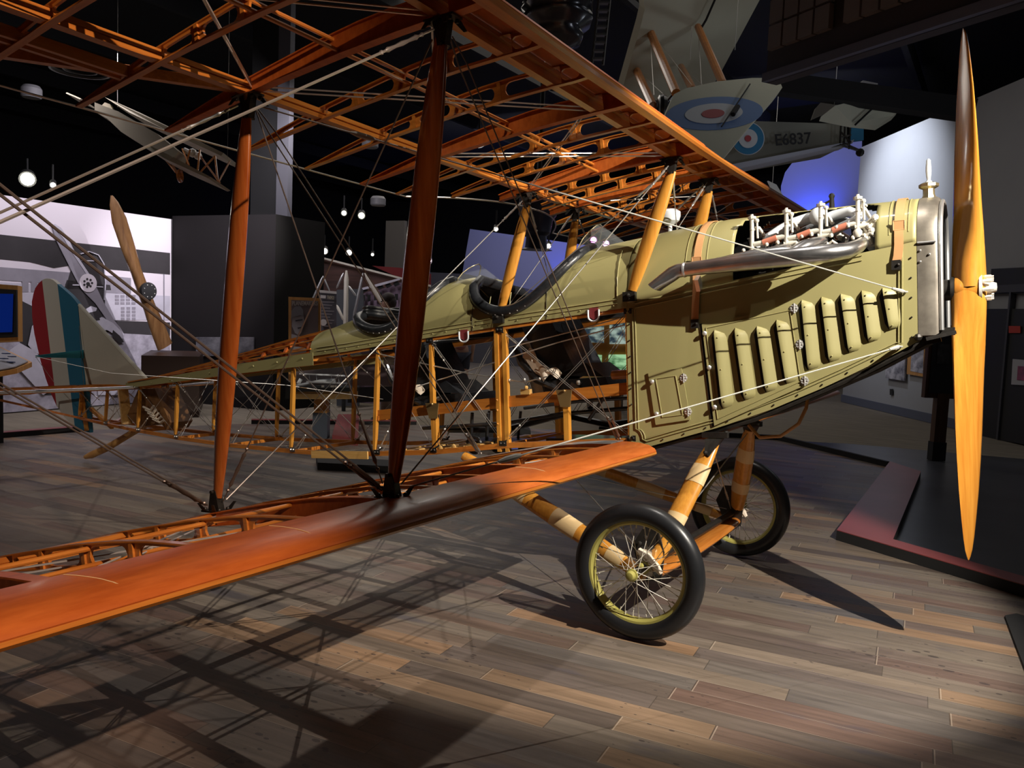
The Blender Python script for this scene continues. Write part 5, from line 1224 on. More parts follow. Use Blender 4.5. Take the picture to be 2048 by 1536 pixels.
c = sum(q, V()) / 5; m = M(); m.prism([c + (p - c) * .88 + V((0, 0, .03)) for p in q], (0, 0, .01)); sub(m.build('text_sheet', mat('dim_white_sheet', (.26, .26, .29), .6), smooth=0), e)
m = M()
for x, y in ((12, 714), (24, 720), (8, 724), (22, 731)): p_ = at(x, y, 8.28); m.box(p_ + V((0, 0, .035)), (.07, .05, .008))
sub(m.build('text_blocks', mat('navy_ink', (.02, .04, .12), .5), smooth=0), e)
q_ = at(-10, 735, 8.25); m = M(); m.beam((q_.x, q_.y, 0), q_, .1, .1); sub(m.build('post', BLKM, smooth=0), e)
# leaning display propeller
def fpoly(pts, d0, th, mt, name, par=None):
    m = M(); m.prism([onm(x, y, d0) for x, y in pts], MN * th); o = m.build(name, mt, smooth=0)
    return o
pc = [onm(x, y, .22) for x, y in ((226, 392), (254, 470), (292, 582), (322, 660), (330, 712))]
m = M(); N = 16; rows = []
PW_ = [(0, .015, .012), (.05, .075, .02), (.15, .13, .03), (.32, .13, .045), (.48, .105, .06), (.60, .12, .075), (.72, .125, .06), (.86, .15, .05), (1, .15, .045)]
a_, b_2 = onm(223, 391, .7), onm(330, 693, .7); dd = (b_2 - a_); sd = dd.normalized().cross(MN).normalized()
for t, wdt, thk in PW_:
    c = a_ + dd * t; off = .03 * math.sin(t * PI); tw = .7 * (1 - abs(t - .6) * 1.2)
    rows.append([c + sd * (math.cos(u) * wdt * math.cos(tw * .6) + off) + MN * (math.sin(u) * thk + math.cos(u) * wdt * math.sin(tw * .5)) for u in [2 * PI * i / N for i in range(N + 1)]])
m.grid(rows); OLDP = tag(m.build('display_propeller', wood('aged_propeller_wood', (.22, .115, .045), (.12, .055, .02), (20, 20, 3), rough=.3), smooth=60), 'brown wooden propeller with a black hub leaning against the bright mural', 'propeller')
m = M(); hc = onm(294, 582, .79); m.lathe(hc, MN, [(.115, 0), (.12, .02), (.115, .05), (.05, .06)], 28); m.build('hub_plate', BLKM, OLDP)
m = M()
for i in range(8): q = hc + MN * .055 + (sd * math.cos(i * PI / 4) + dd.normalized() * math.sin(i * PI / 4)) * .085; m.ball(q, .009, 6)
m.build('hub_bolt_ring', CHROME, OLDP)
# pilot poster in a wooden frame
pa_, d_ = 7.4, 0
def card(px0, py0, px1, py1, d): return [at(px0, py0, d), at(px1, py0 + (px1 - px0) * .045, d), at(px1, py1 + (px1 - px0) * .045, d), at(px0, py1, d)]
q_ = at(608, 760, 10.5); e = empty('exhibit_poster', V((q_.x, q_.y, 0)), 'wood framed exhibit poster of a pilot in a cap beside the charcoal wall', 'poster')
m = M(); m.prism(card(578, 594, 641, 762, 10.5), CF * .05); sub(m.build('poster_frame', WFLOORW, smooth=0), e)
m = M(); m.prism(card(583, 600, 636, 757, 10.46), CF * .02); sub(m.build('poster_sheet', mat('poster_brown', (.16, .12, .115), .6), smooth=0), e)
txtp = at(609.5, 607, 10.44); sub(text('PLANEMAKERS', .080, txtp, CR, CU, -CF, mat('pale_lettering', (.42, .38, .33), .6), ext=.001, sx=.62), e)
FACE = mat('print_face', (.42, .40, .42), .6); FCAP = mat('print_cap', (.20, .19, .20), .6); FDK = mat('print_shadow', (.05, .045, .05), .6)
def cardpoly(mt, name, pts, d, par=None):
    m = M(); m.prism([at(x, y, d) for x, y in pts], CF * .006); return sub(m.build(name, mt, smooth=0), par or e)
cardpoly(FACE, 'printed_face', [(585, 634), (607, 632), (609, 645), (606, 655), (603, 664), (598, 671), (590, 666), (584, 652)], 10.43)
cardpoly(FCAP, 'printed_cap', [(582, 640), (583, 622), (590, 613), (600, 612), (606, 620), (607, 634), (600, 630), (586, 634)], 10.42)
cardpoly(FDK, 'printed_features', [(591, 640), (605, 638), (605, 641), (591, 643)], 10.42)
cardpoly(FDK, 'printed_mouth', [(595, 655), (603, 654), (603, 656), (596, 658)], 10.42)
cardpoly(FACE, 'printed_shoulders', [(583, 668), (598, 672), (606, 676), (612, 700), (583, 700)], 10.43)
# grey text panel beside it
q_ = at(656, 716, 11.34); e = empty('text_banner', V((q_.x, q_.y, 0)), 'dark grey banner with a white top, yellow tag and rows of text', 'banner')
cardpoly(mat('slate_banner', (.10, .10, .12), .6), 'banner_sheet', [(640, 582), (673, 585), (673, 720), (640, 718)], 11.3)
cardpoly(mat('banner_white', (.62, .60, .58), .6), 'header_strip', [(639, 580), (673, 583), (673, 588), (639, 585)], 11.28)
cardpoly(mat('banner_yellow', (.52, .48, .36), .6), 'yellow_tag', [(654, 591), (668, 592), (668, 599), (654, 598)], 11.27)
cardpoly(MATS['banner_white'], 'white_tag', [(641, 590), (652, 591), (652, 597), (641, 596)], 11.27)
sub(text('HISTORY', .060, at(661, 595.3, 11.255), CR, CU, -CF, FDK, ext=.001, sx=.55), e)
m = M()
for k in range(9): m.prism([at(x, y, 11.27) for x, y in ((643, 603 + k * 6), (668 - (k % 3) * 4, 604 + k * 6), (668 - (k % 3) * 4, 605 + k * 6), (643, 604 + k * 6))], CF * .006)
sub(m.build('text_rows', FACE, smooth=0), e)
m = M(); m.lathe(at(647, 645, 11.27), -CF, [(.045, 0), (.045, .006)], 16); sub(m.build('emblem', MATS['banner_white'], smooth=0), e)
q_ = at(656, 716, 11.34); m = M(); m.beam((q_.x, q_.y, 0), q_, .06, .06); sub(m.build('banner_post', BLKM, smooth=0), e)
# red brown slanted mural with a bright top rail, purple mural, slate shape
def farcard(name, pts, d, mt, label, cat, th=.06):
    m = M(); m.prism([at(x, y, d) for x, y in pts], CF * th); return tag(m.build(name, mt, smooth=0), label, cat)
o = farcard('brown_backdrop', [(630, 512), (862, 572), (862, 640), (630, 640)], 13.5, mat('brick_brown_print', (.11, .05, .04), .8, c2=(.05, .025, .02), nscale=(1, 1, 12)), 'dark brown slanted backdrop with a thin bright top rail behind the white struts', 'backdrop')
m = M(); m.beam(at(630, 512, 13.4), at(862, 572, 13.4), .03, .03); m.build('top_rail', CREAM, o, smooth=0)
farcard('red_banner', [(745, 532), (800, 536), (862, 548), (862, 575), (800, 556)], 13.8, mat('dull_red_cloth', (.16, .01, .012), .8), 'dull red banner above the sloping backdrop rail', 'banner')
farcard('slate_backdrop', [(674, 580), (725, 578), (728, 600), (718, 812), (674, 812)], 12.6, mat('slate_print', (.055, .06, .07), .7, noise=.3, nscale=(1, 1, 2)), 'dark slate backdrop shape left of the purple house mural', 'backdrop')
o = farcard('house_mural', [(716, 594), (735, 584), (760, 580), (800, 566), (852, 556), (852, 812), (708, 805)], 12.9, mat('mauve_print', (.235, .165, .235), .8), 'purple mural of houses with small black windows behind the rear cockpit', 'mural')
m = M()
for x, y in ((724, 590), (735, 590), (748, 588), (758, 585), (779, 589), (790, 588)): m.prism([at(a, b, 12.8) for a, b in ((x, y), (x + 6, y), (x + 6, y + 12), (x, y + 13))], CF * .02)
for x in range(722, 850, 16): m.prism([at(a, b, 12.8) for a, b in ((x, 580 - (x - 722) * .2), (x + 8, 574 - (x - 722) * .2), (x + 14, 581 - (x - 722) * .2), (x + 4, 586 - (x - 722) * .2))], CF * .02)
m.build('printed_windows', BLKM, o, smooth=0)
m = M()
for pts in ([(705, 602), (712, 596), (716, 604), (712, 612)], [(724, 576), (762, 566), (800, 556), (800, 560), (762, 571), (726, 580)]): m.prism([at(a, b, 12.78) for a, b in pts], CF * .02)
m.build('printed_highlights', MLT, o, smooth=0)
farcard('orange_panel', [(842, 578), (852, 596), (853, 612), (842, 618)], 9.5, WFLOORW, 'small orange wood panel just right of the tall front strut', 'panel')
# pale struts of another aircraft
e = empty('strut_frame', onz(690, 852), 'set of pale white aircraft struts standing behind the turtle deck', 'aircraft struts')
for a, b, r in (((693, 541), (691, 665), .035), ((730, 546), (766, 612), .030), ((687, 546), (673, 577), .016), ((726, 546), (706, 640), .020), ((673, 610), (688, 642), .022), ((697, 572), (712, 592), .016), ((646, 552), (622, 606), .014), ((646, 552), (660, 584), .012)):
    m = M(); d = 12; p, q = at(*a, d), at(*b, d); m.tube([p, vl(p, q, .15), vl(p, q, .85), q], [r * .4, r, r, r * .3], 8); sub(m.build('strut', CREAM if r > .02 else SILV), e)
q_ = at(691, 665, 12); m = M(); m.tube([(q_.x, q_.y, 0), q_], .03, 8); sub(m.build('stand_post', BLKM), e)
# model biplane in a case
e = empty('model_case', onz(642, 876), 'glass case with a small white model biplane on a wooden ledge and post', 'display case')
D1 = 9.2
m = M(); q = [at(x, y, D1) for x, y in ((585, 783), (701, 783), (701, 798), (585, 798))]; m.prism([p + CF * .2 for p in q], CF * .5); sub(m.build('case_ledge', wood('pale_ledge_wood', (.66, .44, .19), (.55, .34, .13), (3, 30, 30), rough=.4), smooth=0), e)
m = M(); m.prism([at(x, y, D1) + CF * .2 for x, y in ((583, 775), (703, 775), (701, 783), (585, 783))], CF * .6); sub(m.build('case_bed', BLKM, smooth=0), e)
p0 = onz(642, 876); pt = at(641, 799, D1) + CF * .15
m = M(); m.beam(p0 + V((0, 0, .28)), V((p0.x, p0.y, pt.z)), .15, .12, up=fw); sub(m.build('post', WFLOORW, smooth=0), e)
m = M(); m.beam(p0, p0 + V((0, 0, .30)), .17, .14, up=fw); sub(m.build('post_base', mat('slate_base', (.05, .06, .08), .5), smooth=0), e)
m = M(); m.tube([at(593, 771, D1 - .0), at(640, 764, D1), at(670, 762, D1)], [.01, .028, .03], 8); m.prism([at(x, y, D1) for x, y in ((605, 746), (690, 750), (692, 753), (604, 749))], CF * .25); m.prism([at(x, y, D1) for x, y in ((618, 762), (690, 765), (690, 768), (618, 765))], CF * .25)
m.beam(at(596, 768, D1), at(602, 758, D1), .01, .04)
for x in (618, 632, 662, 676): m.tube([at(x, 748, D1), at(x + 2, 764, D1)], .003, 5)
sub(m.build('model_biplane', WHITE), e)
m = M()
for a, b in (((585, 775), (585, 728)), ((701, 775), (701, 728)), ((585, 728), (701, 728))): m.tube([at(*a, D1), at(*b, D1)], .006, 5)
m.prism([at(x, y, D1 + .4) for x, y in ((585, 732), (701, 732), (701, 775), (585, 775))], CF * .004); sub(m.build('case_glazing', GLASS, smooth=0), e)
farcard('case_backing', [(585, 722), (790, 730), (790, 772), (585, 770)], 9.8, mat('plum_board', (.085, .05, .055), .6, noise=.3, nscale=(2, 2, 9)), 'dull plum coloured case behind the model biplane', 'display case')
farcard('museum_counter', [(700, 775), (800, 772), (800, 802), (700, 805)], 10.6, BLKM, 'low black counter right of the model biplane case', 'counter', .3)
# backlit display of green photographs
LB = 9.4
e = empty('lit_display', onz(1190, 812), 'orange framed display of four glowing green photographs behind the front cockpit', 'display stand')
cardpoly(mat('orange_board', (.66, .26, .055), .5), 'display_board', [(1148, 634), (1262, 630), (1262, 752), (1110, 760), (1110, 728), (1148, 706)], LB)
cardpoly(mat('blue_edge_light', (.02, .03, .3), .5, emit=(.04, .09, .95), es=.9), 'blue_edge', [(1110, 640), (1117, 636), (1117, 705), (1110, 710)], LB)
cardpoly(mat('navy_board', (.03, .035, .11), .5, c2=(.10, .11, .2), nscale=(6, 6, 6)), 'navy_board', [(1117, 636), (1148, 634), (1148, 706), (1117, 712)], LB + .02)
def glow(name, c1, c2, es, sc):
    m, n, l, b = nmat(name); tc = n.new('ShaderNodeTexCoord'); mp_ = n.new('ShaderNodeMapping'); mp_.inputs['Scale'].default_value = sc; nz = n.new('ShaderNodeTexNoise'); nz.inputs['Scale'].default_value = 1; nz.inputs['Detail'].default_value = 6
    r = n.new('ShaderNodeValToRGB'); r.color_ramp.elements[0].position = .40; r.color_ramp.elements[1].position = .60; r.color_ramp.elements[0].color = (*c1, 1); r.color_ramp.elements[1].color = (*c2, 1)
    l.new(tc.outputs['Object'], mp_.inputs[0]); l.new(mp_.outputs[0], nz.inputs['Vector']); l.new(nz.outputs['Fac'], r.inputs['Fac']); l.new(r.outputs['Color'], b.inputs['Emission Color']); b.inputs['Emission Strength'].default_value = es; b.inputs['Base Color'].default_value = (.02, .02, .02, 1); return m
GL1 = glow('lit_photo_green', (.03, .12, .04), (.42, .75, .40), .75, (7, 7, 16)); GL2 = glow('lit_photo_grey', (.03, .05, .07), (.45, .58, .50), .7, (8, 8, 14))
for k, (mt_, pts) in enumerate(((GL2, [(1166, 642), (1208, 639), (1208, 686), (1166, 684)]), (GL2, [(1219, 638), (1262, 636), (1262, 688), (1219, 688)]), (GL1, [(1149, 706), (1204, 710), (1202, 750), (1148, 752)]), (GL1, [(1217, 709), (1262, 709), (1262, 746), (1217, 748)]))):
    cardpoly(mt_, 'lit_photograph', pts, LB - .03)
m = M(); m.beam(onz(1180, 812), at(1180, 750, LB + .05), .1, .1); m.beam(onz(1240, 812), at(1240, 750, LB + .05), .1, .1); sub(m.build('display_leg', DKW, smooth=0), e)
# red and brown exhibits under the fuselage line
farcard('brown_case', [(1085, 720), (1110, 716), (1112, 810), (1088, 812)], 9.0, DKW, 'narrow dark brown exhibit post left of the glowing photographs', 'post', .2)
# wheeled black cart behind the fuselage
e = empty('engine_cart', onz(1000, 888), 'black wheeled cart under a cloth beyond the open fuselage', 'cart')
c = onz(1000, 888); m = M(); m.prism([at(x, y, 9.4) for x, y in ((938, 872), (960, 850), (1010, 842), (1060, 858), (1062, 885), (938, 885))], CF * .6); sub(m.build('cart_body', BLKM, smooth=0), e)
m = M()
for x in (940, 1056): p_ = at(x, 880, 9.2); m.ring(p_, r_, .045, .014, 16, 6)
sub(m.build('castor', BLK), e)
farcard('blue_crate', [(1012, 881), (1036, 880), (1036, 897), (1012, 897)], 8.8, mat('blue_plastic', (.05, .09, .42), .5), 'small blue crate on the floor beside the black cart', 'crate', .2)
# black plate under the tail rails
m = M(); q = [onz(635, 940), onz(792, 948), onz(792, 935), onz(632, 925)]; zz = .07
m.prism([p + V((0, 0, zz / 2)) for p in q], (0, 0, zz)); PB = tag(m.build('support_block', BLKM, smooth=0), 'flat black support plate on the floor under the rear fuselage', 'stand')
# --------------------------------------------------------------- visitors
SKIN = mat('skin', (.50, .30, .22), .55); PINK = mat('faded_pink_shirt', (.42, .17, .15), .85); NAVY = mat('navy_shorts', (.035, .04, .06), .85); TAN = mat('tan_shirt', (.40, .27, .20), .85, noise=.3, nscale=(2, 2, 30)); BRN = mat('brown_trousers', (.16, .115, .085), .85); HAIR = mat('dark_hair', (.03, .02, .015), .7)
def skin(name, verts, edges, radii, mt, root=0, parent=None, sub_=2):
    me = bpy.data.meshes.new(name); me.from_pydata([tuple(v) for v in verts], edges, []); me.materials.append(mt)
    o = bpy.data.objects.new(name, me); col.objects.link(o); md = o.modifiers.new('s', 'SKIN'); md.use_smooth_shade = True
    sv = me.skin_vertices[0].data if me.skin_vertices else None
    if sv is None:
        bpy.context.view_layer.objects.active = o; bpy.ops.mesh.customdata_skin_add(); sv = me.skin_vertices[0].data
    for i, r in enumerate(radii): sv[i].radius = (r, r) if not isinstance(r, tuple) else r; sv[i].use_root = (i == root)
    ss = o.modifiers.new('ss', 'SUBSURF'); ss.levels = 1; ss.render_levels = sub_
    if parent: o.parent = parent
    return o
def person(loc, face, H, shirt, legs_mt, shorts, label, hairmt, pose=0):
    """standing visitor; face = heading angle the person looks toward"""
    k = H / 1.75
    root = bpy.data.objects.new('person', None); col.objects.link(root); root.location = loc; root.rotation_euler = (0, 0, face); tag(root, label, 'person')
    J = lambda *a: V(a) * k
    v = [J(0, 0, .95), J(0, 0, 1.12), J(.0, 0, 1.30), J(.0, 0, 1.43), J(.01, 0, 1.52), J(.03, 0, 1.60), J(.03, 0, 1.69)]
    e_ = [(0, 1), (1, 2), (2, 3), (3, 4), (4, 5), (5, 6)]; r = [(.15, .12), (.13, .11), (.16, .12), (.12, .09), .055, (.082, .09), (.07, .08)]
    for s in (-1, 1):
        b = len(v); v += [J(0, s * .09, .90), J(.01 + .02 * s, s * .10, .50), J(0, s * .10, .09), J(.10, s * .11, .035), J(.17, s * .115, .03)]
        e_ += [(0, b), (b, b + 1), (b + 1, b + 2), (b + 2, b + 3), (b + 3, b + 4)]; r += [.088, .058, .038, .038, .028]
        b = len(v); fx = .10 if pose and s > 0 else .03
        v += [J(0, s * .18, 1.40), J(-.02 + fx * .3, s * .235, 1.12), J(.04 + fx, s * (.22 if not fx > .05 else .14), .90), J(.055 + fx, s * .21 * (1 if fx < .05 else .6), .83)]
        e_ += [(3, b), (b, b + 1), (b + 1, b + 2), (b + 2, b + 3)]; r += [.055, .042, .030, (.022, .03)]
        h = len(v) - 1
        for f in range(4):
            v += [v[h] + J(.015, (f - 1.5) * .016, -.05), v[h] + J(.028, (f - 1.5) * .017, -.09 + abs(f - 1.5) * .006)]; e_ += [(h, len(v) - 2), (len(v) - 2, len(v) - 1)]; r += [.009, .007]
        v += [v[h] + J(.035, -s * .03, -.025), v[h] + J(.05, -s * .035, -.05)]; e_ += [(h, len(v) - 2), (len(v) - 2, len(v) - 1)]; r += [.010, .008]
    skin('body', v, e_, [tuple(x * k for x in q) if isinstance(q, tuple) else q * k for q in r], SKIN, 0, root)
    # face
    m = M(); m.ball(J(.118, 0, 1.615), (.014 * k, .010 * k, .018 * k), 8)
    for s in (-1, 1): m.ball(J(.035, s * .087, 1.62), (.016 * k, .008 * k, .028 * k), 8)
    m.build('nose_and_ears', SKIN, root)
    m = M()
    for s in (-1, 1): m.ball(J(.105, s * .032, 1.645), .010 * k, 8)
    m.box(J(.110, 0, 1.575), (.008, .04, .006)); m.build('eyes_and_mouth', HAIR, root)
    m = M(); m.ball(J(.015, 0, 1.69), (.098 * k, .092 * k, .085 * k), 14); m.ball(J(-.03, 0, 1.64), (.07 * k, .085 * k, .09 * k), 12); m.build('hair', hairmt, root)
    # shirt as a skinned shell slightly larger
    v2 = [J(0, 0, .93), J(0, 0, 1.12), J(0, 0, 1.30), J(0, 0, 1.42)]; e2 = [(0, 1), (1, 2), (2, 3)]; r2 = [(.175, .145), (.155, .13), (.185, .14), (.10, .085)]
    for s in (-1, 1):
        b = len(v2); v2 += [J(0, s * .18, 1.395), J(-.01, s * .222, 1.20)]; e2 += [(3, b), (b, b + 1)]; r2 += [.07, .062]
    skin('shirt', v2, e2, [tuple(x * k for x in q) if isinstance(q, tuple) else q * k for q in r2], shirt, 0, root)
    v3 = [J(0, 0, .95)]; e3 = []; r3 = [(.165, .135)]; zk = .58 if shorts else .10
    for s in (-1, 1):
        b = len(v3); v3 += [J(0, s * .09, .86), J(.005, s * .10, zk)]; e3 += [(0, b), (b, b + 1)]; r3 += [.105, .085 if shorts else .06]
    skin('shorts' if shorts else 'trousers', v3, e3, [tuple(x * k for x in q) if isinstance(q, tuple) else q * k for q in r3], legs_mt, 0, root)
    m = M()
    for s in (-1, 1): m.ball(J(.06, s * .11, .035), (.14 * k, .05 * k, .045 * k), 12)
    m.build('shoes', BLK, root)
    return root
pl = onz(917, 806); person((pl.x, pl.y, 0), 2.2, 1.62, PINK, NAVY, True, 'person in a faded pink shirt and dark shorts standing behind the rear cockpit', HAIR)
pl = onz(772, 842); person((pl.x, pl.y, 0), -2.6, 1.72, TAN, BRN, False, 'person in a striped tan shirt and brown trousers behind the tall front strut', HAIR, 1)

# ================================================================== overhead
# hanging pale glider at the upper left
GC = at(320, 292, 9.0)
e = empty('hanging_glider', GC, 'small pale early monoplane hanging at the upper left behind the rigging', 'aircraft')
LINEN = mat('aged_linen', (.46, .41, .30), .8, noise=.12, nscale=(3, 3, 3))
def G(x, y, d=9.0): return at(x, y, d)
m = M(); m.prism([G(203, 214), G(250, 232), G(325, 275), G(368, 310), G(352, 330), G(300, 300), G(255, 272), G(228, 246), G(203, 232)], CF * .30); sub(m.build('fuselage', LINEN, smooth=0), e)
m = M(); m.prism([G(232, 210, 9.2), G(300, 240, 9.3), G(462, 318, 9.5), G(458, 324, 9.5), G(380, 288, 9.4), G(280, 240, 9.2)], CF * .5); sub(m.build('upper_plane', LINEN, smooth=0), e)
m = M(); m.prism([G(322, 306, 8.7), G(370, 330, 8.7), G(442, 368, 8.8), G(436, 370, 8.8), G(360, 336, 8.7), G(316, 312, 8.6)], CF * .6); sub(m.build('lower_plane', LINEN, smooth=0), e)
m = M(); m.prism([G(148, 194, 9.2), G(176, 206, 9.2), G(174, 208, 9.2), G(146, 196, 9.2)], CF * .3); sub(m.build('tail_surface', LINEN, smooth=0), e); m = M(); m.prism([G(212, 206), G(222, 210), G(232, 228), G(200, 218)], CF * .05); sub(m.build('tail_surface', LINEN, smooth=0), e)
m = M()
for a, b in (((365, 298), (378, 330)), ((400, 300), (395, 345)), ((430, 312), (436, 366)), ((400, 345), (430, 312)), ((395, 305), (440, 366)), ((372, 330), (380, 300)), ((460, 322), (436, 366))): m.tube([G(*a), G(*b, 8.8)], .010, 6)
sub(m.build('strut', WX), e)
m = M(); m.ring(G(360, 352, 8.8), CR, .055, .018, 20, 8); m.tube([G(360, 352, 8.8), G(345, 330)], .010, 6); m.tube([G(360, 352, 8.8), G(368, 334)], .010, 6); m.tube([G(330, 318), G(352, 345, 8.8)], .010, 6); sub(m.build('wheel', WX), e)
m = M(); m.tube([G(368, 300), G(380, 306), G(400, 314)], .03, 8); m.ball(G(385, 306), .05, 8); m.ball(G(396, 312), .045, 8); sub(m.build('motor', CREAM), e)
for x, y in ((235, 214), (455, 318)):
    m = M(); p_ = G(x, y, 9.2); m.tube([p_, V((p_.x, p_.y, 6.6))], .003, 4); sub(m.build('hanging_wire', CABLE), e)
# hanging biplane E6837
GRN = mat('dull_green_linen', (.20, .195, .125), .8, noise=.06, nscale=(2, 2, 2)); CRM = mat('cream_linen', (.54, .54, .41), .75, noise=.04, nscale=(2, 2, 2)); KHA = mat('khaki_fuselage', (.23, .23, .19), .8, noise=.1, nscale=(1.5, 1.5, 1.5))
RBL = mat('roundel_blue', (.10, .20, .42), .7); RBD = mat('roundel_deep_blue', (.02, .17, .33), .7); RWH = mat('roundel_white', (.55, .58, .60), .7); RRD = mat('roundel_red', (.38, .05, .06), .7)
e = empty('hanging_biplane', at(1500, 250, 9.5), 'pale biplane marked E6837 hanging under the ceiling above the nose', 'aircraft')
def wingquad(name, pts, mt, th, tri):
    m = M(); t3 = [at(*p) for p in tri]; n = (t3[1] - t3[0]).cross(t3[2] - t3[0]).normalized(); P4 = [onplane(p[0], p[1], t3[0], n) for p in pts]; c = sum(P4, V()) / len(P4)
    if n.dot(CP - c) < 0: n = -n
    m.prism(P4, n * th); o = sub(m.build(name, mt, smooth=0), e); return o, P4, n
o, _, nu = wingquad('upper_wing', [(1262, -140, 9.6), (1284, 14, 10), (1278, 40, 10), (1238, 180, 10.6), (1244, 196, 10.6), (1400, 196, 10.9), (1432, 150, 10.8), (1514, -4, 10.2), (1600, -160, 9.8)], CRM, .10, ((1284, 14, 9.6), (1238, 180, 10.6), (1514, -4, 10.8)))
m = M(); m.tube([at(1434, -10, 9.98), at(1412, 40, 10.2), at(1400, 60, 10.25)], .015, 6); sub(m.build('aileron_gap', BLKM), e)
o, P4, nl = wingquad('lower_wing', [(1336, 214, 8.0), (1344, 196, 8.05), (1368, 184, 8.1), (1430, 170, 8.3), (1500, 163, 8.45), (1528, 163, 8.5), (1556, 172, 8.5), (1560, 182, 8.5), (1548, 198, 8.45), (1502, 250, 8.2), (1469, 290, 8.0), (1432, 336, 7.95), (1300, 300, 7.8)], CRM, .09, ((1336, 214, 8.0), (1556, 172, 9.0), (1450, 352, 7.6)))
# roundel on the lower wing: project ring points on the wing plane
def onl(px, py, d=.0): return onplane(px, py, P4[3] + nl * (.047 + d), nl)
def ell(cx, cy, rx, ry, rot=0, n=40): return [(cx + rx * math.cos(t) * math.cos(rot) - ry * math.sin(t) * math.sin(rot), cy + rx * math.cos(t) * math.sin(rot) + ry * math.sin(t) * math.cos(rot)) for t in [2 * PI * i / n for i in range(n)]]
for k, (rx, ry, mt_, nm) in enumerate(((97, 33, RBL, 'roundel_outer'), (58, 20, RWH, 'roundel_ring'), (23, 8.5, RRD, 'roundel_centre'))):
    m = M(); m.prism([onl(x, y, k * .006) for x, y in ell(1429 - k * 1.5, 227, rx, ry, -.06)], nl * .005); sub(m.build(nm, mt_, smooth=0), e)
m = M(); m.tube([onl(1500, 168, .03), onl(1443, 253, .03)], .008, 5); m.tube([onl(1476, 213, .05), onl(1466, 229, .04)], .025, 6); sub(m.build('control_wire', BLKM), e)
for a, b, r in (((1298, 58, 10.1), (1352, 186, 8.9), .050), ((1396, 54, 10.3), (1446, 168, 8.8), .045), ((1272, 138, 10.5), (1306, 212, 9.0), .048), ((1362, 134, 10.7), (1386, 180, 9.0), .045)):
    m = M(); m.tube([at(*a), at(*b)], r, 10); sub(m.build('wing_strut', WX), e)
for a, b in (((1298, 58, 10.1), (1390, 178, 9)), ((1272, 138, 10.5), (1350, 210, 9)), ((1396, 54, 10.3), (1404, 190, 9)), ((1300, 62, 10.1), (1308, 190, 9.2)), ((1362, 134, 10.7), (1408, 172, 9))):
    m = M(); m.tube([at(*a), at(*b)], .004, 4); sub(m.build('wing_wire', CABLE), e)
m = M(); m.ring(at(1324, 214, 8.9), CR, .09, .05, 20, 8); m.tube([at(1324, 214, 8.9), at(1345, 190, 9.0)], .02, 6); sub(m.build('landing_wheel', BLK), e)
# fuselage
FD = 10.0
FA, FBk, FC, FDn = at(1440, 240, 9.7), at(1694, 248, FD), at(1694, 290, FD), at(1440, 334, 9.7)
fn = (FBk - FA).cross(FDn - FA).normalized(); fn = fn if fn.dot(CP - FA) > 0 else -fn
m = M(); m.prism([FA - fn * .3, FBk - fn * .3, FC - fn * .3, FDn - fn * .3], fn * .6); sub(m.build('fuselage', KHA, smooth=0), e)
m = M(); m.prism([at(1438, 338, 9.65), at(1680, 291, FD - .05), at(1694, 286, FD - .05), at(1690, 294, FD), at(1440, 350, 9.7)], fn * .3); sub(m.build('belly_panel', mat('pale_belly', (.36, .37, .42), .7), smooth=0), e)
def onf(px, py, d=0): return onplane(px, py, FA + fn * (.302 + d), fn)
for k, (r, mt_, nm) in enumerate(((33, RWH, 'cockade_edge'), (31.5, RBD, 'cockade_outer'), (19, RWH, 'cockade_ring'), (6.5, RRD, 'cockade_centre'))):
    m = M(); m.prism([onf(x, y, k * .006) for x, y in ell(1496, 277, r, r)], fn * .005); sub(m.build(nm, mt_, smooth=0), e)
tr = (onf(1640, 275) - onf(1540, 281)).normalized(); sub(text('E6837', .185, onf(1586, 279, .02), tr, CU, fn, BLKM, ext=.003, sx=1.0), e)
m = M(); m.prism([at(1640, 238, 9.6), at(1668, 216, 9.5), at(1700, 208, 9.5), at(1745, 210, 9.6), at(1788, 214, 9.7), at(1793, 226, 9.7), at(1784, 236, 9.7), at(1752, 256, 9.7), at(1700, 250, 9.6)], fn * .04 + CU * .04); sub(m.build('tailplane', CRM, smooth=0), e)
m = M(); m.tube([at(1750, 212, 9.55), at(1710, 250, 9.55)], .012, 6); sub(m.build('elevator_gap', BLKM), e)
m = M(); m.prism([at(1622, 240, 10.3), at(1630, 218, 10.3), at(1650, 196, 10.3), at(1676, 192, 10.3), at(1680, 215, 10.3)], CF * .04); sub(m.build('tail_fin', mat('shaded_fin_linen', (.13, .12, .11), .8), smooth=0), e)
m = M(); m.prism([at(1702, 252, 9.9), at(1726, 252, 9.9), at(1726, 281, 9.9), at(1700, 284, 9.9)], CF * .04); sub(m.build('rudder', RBD, smooth=0), e)
m = M()
for a, b in (((1682, 252), (1680, 290)), ((1690, 250), (1688, 292)), ((1700, 254), (1698, 298)), ((1680, 275), (1702, 270)), ((1680, 262), (1702, 285)), ((1680, 290), (1722, 303)), ((1684, 285), (1718, 300)), ((1650, 296), (1700, 288))): m.tube([at(*a, 9.8), at(*b, 9.8)], .012, 6)
m.ball(at(1720, 305, 9.8), (.05, .03, .05), 10); sub(m.build('tail_skid', IRON), e)
for a in ((1668, 216, 9.5), (1380, 120, 10.4), (1470, 100, 10.2)):
    m = M(); p_ = at(*a); m.tube([p_, V((p_.x, p_.y, 6.6))], .004, 4); sub(m.build('hanging_wire', CABLE), e)
